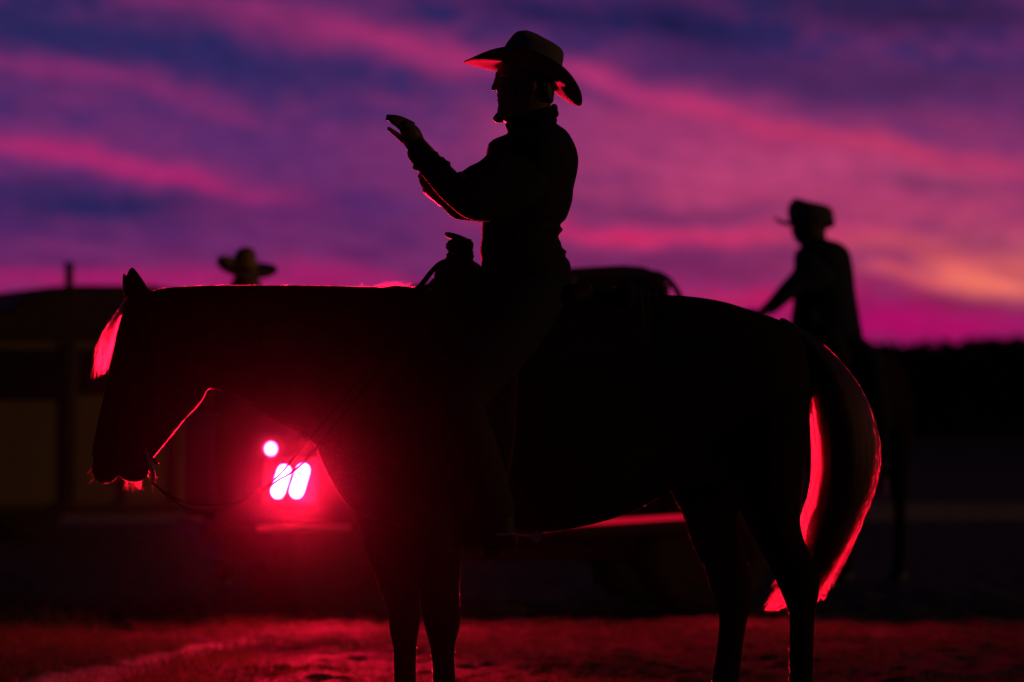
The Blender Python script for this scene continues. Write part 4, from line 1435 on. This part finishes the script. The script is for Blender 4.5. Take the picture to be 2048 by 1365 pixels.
    part('step_reflection', bm, lamp_mat('red_step_reflection', RED, .50), stp)  # red lamplight reflected along the step, painted as a glowing strip
    bm = bmesh.new(); box(bm, (-.06, .12, .42), (-.006, W - .12, .50)); bevel(bm, .01)
    part('rear_bumper', bm, M['plastic'])
    # wheels
    def wheel(x, y, s):
        b = bmesh.new()
        prof = [(.17, -.11), (.25, -.125), (.30, -.12), (.33, -.09), (.335, 0), (.33, .09), (.30, .12), (.25, .125), (.17, .11)]
        rings = []
        for k in range(36):
            a = 2 * math.pi * k / 36
            rings.append([Vector((x + r_ * math.cos(a), y + h, .335 + r_ * math.sin(a))) for r_, h in prof])
        vs = [[b.verts.new(p) for p in r_] for r_ in rings]
        for k in range(36):
            p, q = vs[k], vs[(k + 1) % 36]
            for j in range(len(prof) - 1):
                b.faces.new((p[j], p[j + 1], q[j + 1], q[j]))
        for k in range(36):         # tread blocks
            a = 2 * math.pi * (k + .5) / 36
            c_ = Vector((x + .338 * math.cos(a), y + (.05 if k % 2 else -.05), .335 + .338 * math.sin(a)))
            t_ = Vector((-math.sin(a), 0, math.cos(a))) * .016; r_ = Vector((math.cos(a), 0, math.sin(a))) * .010; h_ = Vector((0, .055, 0))
            ring_loft(b, [[c_ - t_ - h_ + r_ * d, c_ + t_ - h_ + r_ * d, c_ + t_ + h_ + r_ * d, c_ - t_ + h_ + r_ * d] for d in (-1, 1)])
        w = part('wheel', b, M['tyre'])
        b = bmesh.new()
        ring_loft(b, [[Vector((x + r_ * math.cos(2 * math.pi * k / 24), y + h * s, .335 + r_ * math.sin(2 * math.pi * k / 24))) for k in range(24)] for r_, h in ((.172, .10), (.16, .10), (.14, .06), (.05, .05), (.045, .085), (.01, .085))])
        part('rim', b, M['plastic'], w)
    for x in (.62, 2.52):
        wheel(x, .14, -1); wheel(x, W - .14, 1)
    # tail lamp cluster on the near side
    bm = bmesh.new()
    a0, a1 = loc(528, 1008), loc(632, 916)
    box(bm, (a0.x, -.038, a0.z), (a1.x, -.002, a1.z)); bevel(bm, .006)
    lamp = part('tail_lamp', bm, M['plastic'])
    lm = lamp_mat('lit_red_lens', RED, LAMP)
    for (x0, y0), (x1, y1) in (((553.5, 983), (566.5, 943)), ((591, 983), (604, 941))):
        p0, p1 = loc(x0, y0), loc(x1, y1)
        d = (p1 - p0); d.y = 0; d.normalize(); sgn = Vector((-d.z, 0, d.x)); r_ = .026
        outline = [p1 + d * r_ * math.sin(t) - sgn * r_ * math.cos(t) for t in np.linspace(0, math.pi, 9)] + [p0 - d * r_ * math.sin(t) + sgn * r_ * math.cos(t) for t in np.linspace(0, math.pi, 9)]
        bm = bmesh.new()
        ring_loft(bm, [[Vector((p.x, y, p.z)) for p in outline] for y in (-.030, -.0395)])
        part('lens', bm, lm, lamp)
    # the lamp's optics throw most of its light straight back, a little upwards
    ad = bpy.data.lights.new('tail_lamp_beam', 'AREA')
    ad.shape = 'RECTANGLE'; ad.size = .15; ad.size_y = .13
    ad.energy = 270.0; ad.color = RED; ad.spread = R(56)
    ao = bpy.data.objects.new('tail_lamp_beam', ad)
    COL.objects.link(ao)
    ao.parent = lamp
    c_ = loc(578, 962)
    ao.location = (c_.x, -.045, c_.z)
    aim = (Linv.to_3x3() @ Vector((.10, -1.0, .19))).normalized()
    ao.rotation_euler = (-aim).to_track_quat('Z', 'Y').to_euler()
    # second lamp at the front end of the side
    bm = bmesh.new()
    p = loc(1505, 962)
    box(bm, (p.x - .05, -.034, p.z - .05), (p.x + .05, .026, p.z + .05)); bevel(bm, .006)
    sm = part('side_lamp', bm, M['plastic'])
    bm = bmesh.new()
    ring_loft(bm, [[Vector((p.x + .034 * math.cos(a), y, p.z + .034 * math.sin(a))) for a in (2 * math.pi * k / 20 for k in range(20))] for y in (-.026, -.0355)])
    part('lens', bm, lm, sm)
    bm = bmesh.new()
    p = loc(541, 898)
    ring_loft(bm, [[Vector((p.x + .024 * math.cos(a), y, p.z + .027 * math.sin(a))) for a in (2 * math.pi * k / 20 for k in range(20))] for y in (-.006, -.024)])
    part('marker_lamp', bm, lamp_mat('lit_marker_lens', (1.0, .012, .07), 300.0))
    return root


vehicle = build_vehicle()

# ------------------------------------------------------------------ stock trailer far left
def build_trailer():
    Y = 30.0
    o0 = at(-330, 0, Y)
    root = empty('stock_trailer', (at(-306, 0, 29.5).x, 29.5, 0), R(19))
    tag(root, 'cream stock trailer with dark roof and posts standing at far left', 'trailer')
    X = lambda px: (at(px, 0, Y).x - o0.x) * 1.055
    Z = lambda py: at(0, py, Y).z
    W = 2.0
    part = lambda name, bm, mat, parent=root, smooth=False: link(name, bm_mesh(bm, name, smooth), mat, parent, local=True)
    x0, x1 = X(-330), X(312)
    bm = bmesh.new(); box(bm, (x0, 0, Z(1014)), (x1, W, Z(682))); bevel(bm, .03)
    body = part('body', bm, M['trailer'])
    bm = bmesh.new()
    prof = [(x0 + .0, Z(683) - .01), (X(-12), Z(683) - .01), (X(-2), Z(606)), (X(12), Z(588)), (X(50), Z(575)), (X(110), Z(571)), (X(250), Z(570)), (X(306), Z(578)), (X(322), Z(610)), (X(322), Z(680))]
    prof = [(x0, Z(680)), (x0, Z(640)), (X(-30), Z(625)), (X(-4), Z(604)), (X(14), Z(586)), (X(50), Z(574)), (X(110), Z(570)), (X(255), Z(569)), (X(306), Z(578)), (X(322), Z(610)), (X(322), Z(680))]
    prism(bm, prof, -.03, W + .03); bevel(bm, .02)
    part('roof', bm, M['trailerd'])
    bm = bmesh.new(); tube(bm, [(X(118), .5, Z(575)), (X(118), .5, Z(521))], .035, 14)
    tube(bm, [(X(118), .5, Z(527)), (X(118), .5, Z(520))], .045, 14)
    part('vent_pipe', bm, M['trailerd'])
    for a, b in ((-310, -225), (-205, -120), (-80, 74), (112, 196), (216, 300)):
        bm = bmesh.new(); box(bm, (X(a), -.012, Z(802 if a < 0 else 790)), (X(b), -.002, Z(698))); bevel(bm, .004)
        w = part('window', bm, M['glass'])
    for p in (-325, -215, -100, 92, 206, 306):
        bm = bmesh.new(); box(bm, (X(p) - .035, -.035, Z(1012)), (X(p) + .035, -.003, Z(684))); bevel(bm, .006)
        part('post', bm, M['trailerd'] if p in (92, -100) else M['trailer'])
    bm = bmesh.new(); box(bm, (x0, -.03, Z(1030)), (x1 + .02, W, Z(1016)))
    part('sill_rail', bm, M['trailerd'])
    for k, x in enumerate((X(-150), X(10))):
        for yy in (.16, W - .16):
            bm = bmesh.new()
            prof = [(.16, -.10), (.30, -.11), (.34, -.08), (.34, .08), (.30, .11), (.16, .10)]
            vs = [[bm.verts.new((x + r_ * math.cos(2 * math.pi * j / 24), yy + h, .34 + r_ * math.sin(2 * math.pi * j / 24))) for r_, h in prof] for j in range(24)]
            for j in range(24):
                for i in range(5):
                    bm.faces.new((vs[j][i], vs[j][i + 1], vs[(j + 1) % 24][i + 1], vs[(j + 1) % 24][i]))
            w = part('wheel', bm, M['tyre'], root, True)
            bm = bmesh.new()
            ring_loft(bm, [[Vector((x + r_ * math.cos(2 * math.pi * j / 20), yy - h, .34 + r_ * math.sin(2 * math.pi * j / 20))) for j in range(20)] for r_, h in ((.162, .06), (.05, .05), (.04, .08))])
            part('rim', bm, M['step'], w, True)
    bm = bmesh.new()
    tube(bm, [(x0, W / 2, .45), (x0 - 1.1, W / 2, .42)], .05, 10)
    part('drawbar', bm, M['trailerd'])
    return root


build_trailer()

# ------------------------------------------------------------------ dusty evening air
def build_haze():
    bm = bmesh.new()
    box(bm, (-165, -48, -1.0), (165, 205, 4.2))
    o = link('haze', bm_mesh(bm, 'haze'))
    m = bpy.data.materials.new('dusty_air')
    m.use_nodes = True
    nt = m.node_tree
    nt.nodes.clear()
    v = nt.nodes.new('ShaderNodeVolumePrincipled')
    v.inputs['Color'].default_value = (.9, .9, .92, 1)
    v.inputs['Density'].default_value = .00006
    v.inputs['Anisotropy'].default_value = .993
    out = nt.nodes.new('ShaderNodeOutputMaterial')
    nt.links.new(v.outputs[0], out.inputs['Volume'])
    o.data.materials.append(m)
    tag(o, 'thin dusty evening air over the whole ground', 'haze', kind='stuff')


build_haze()
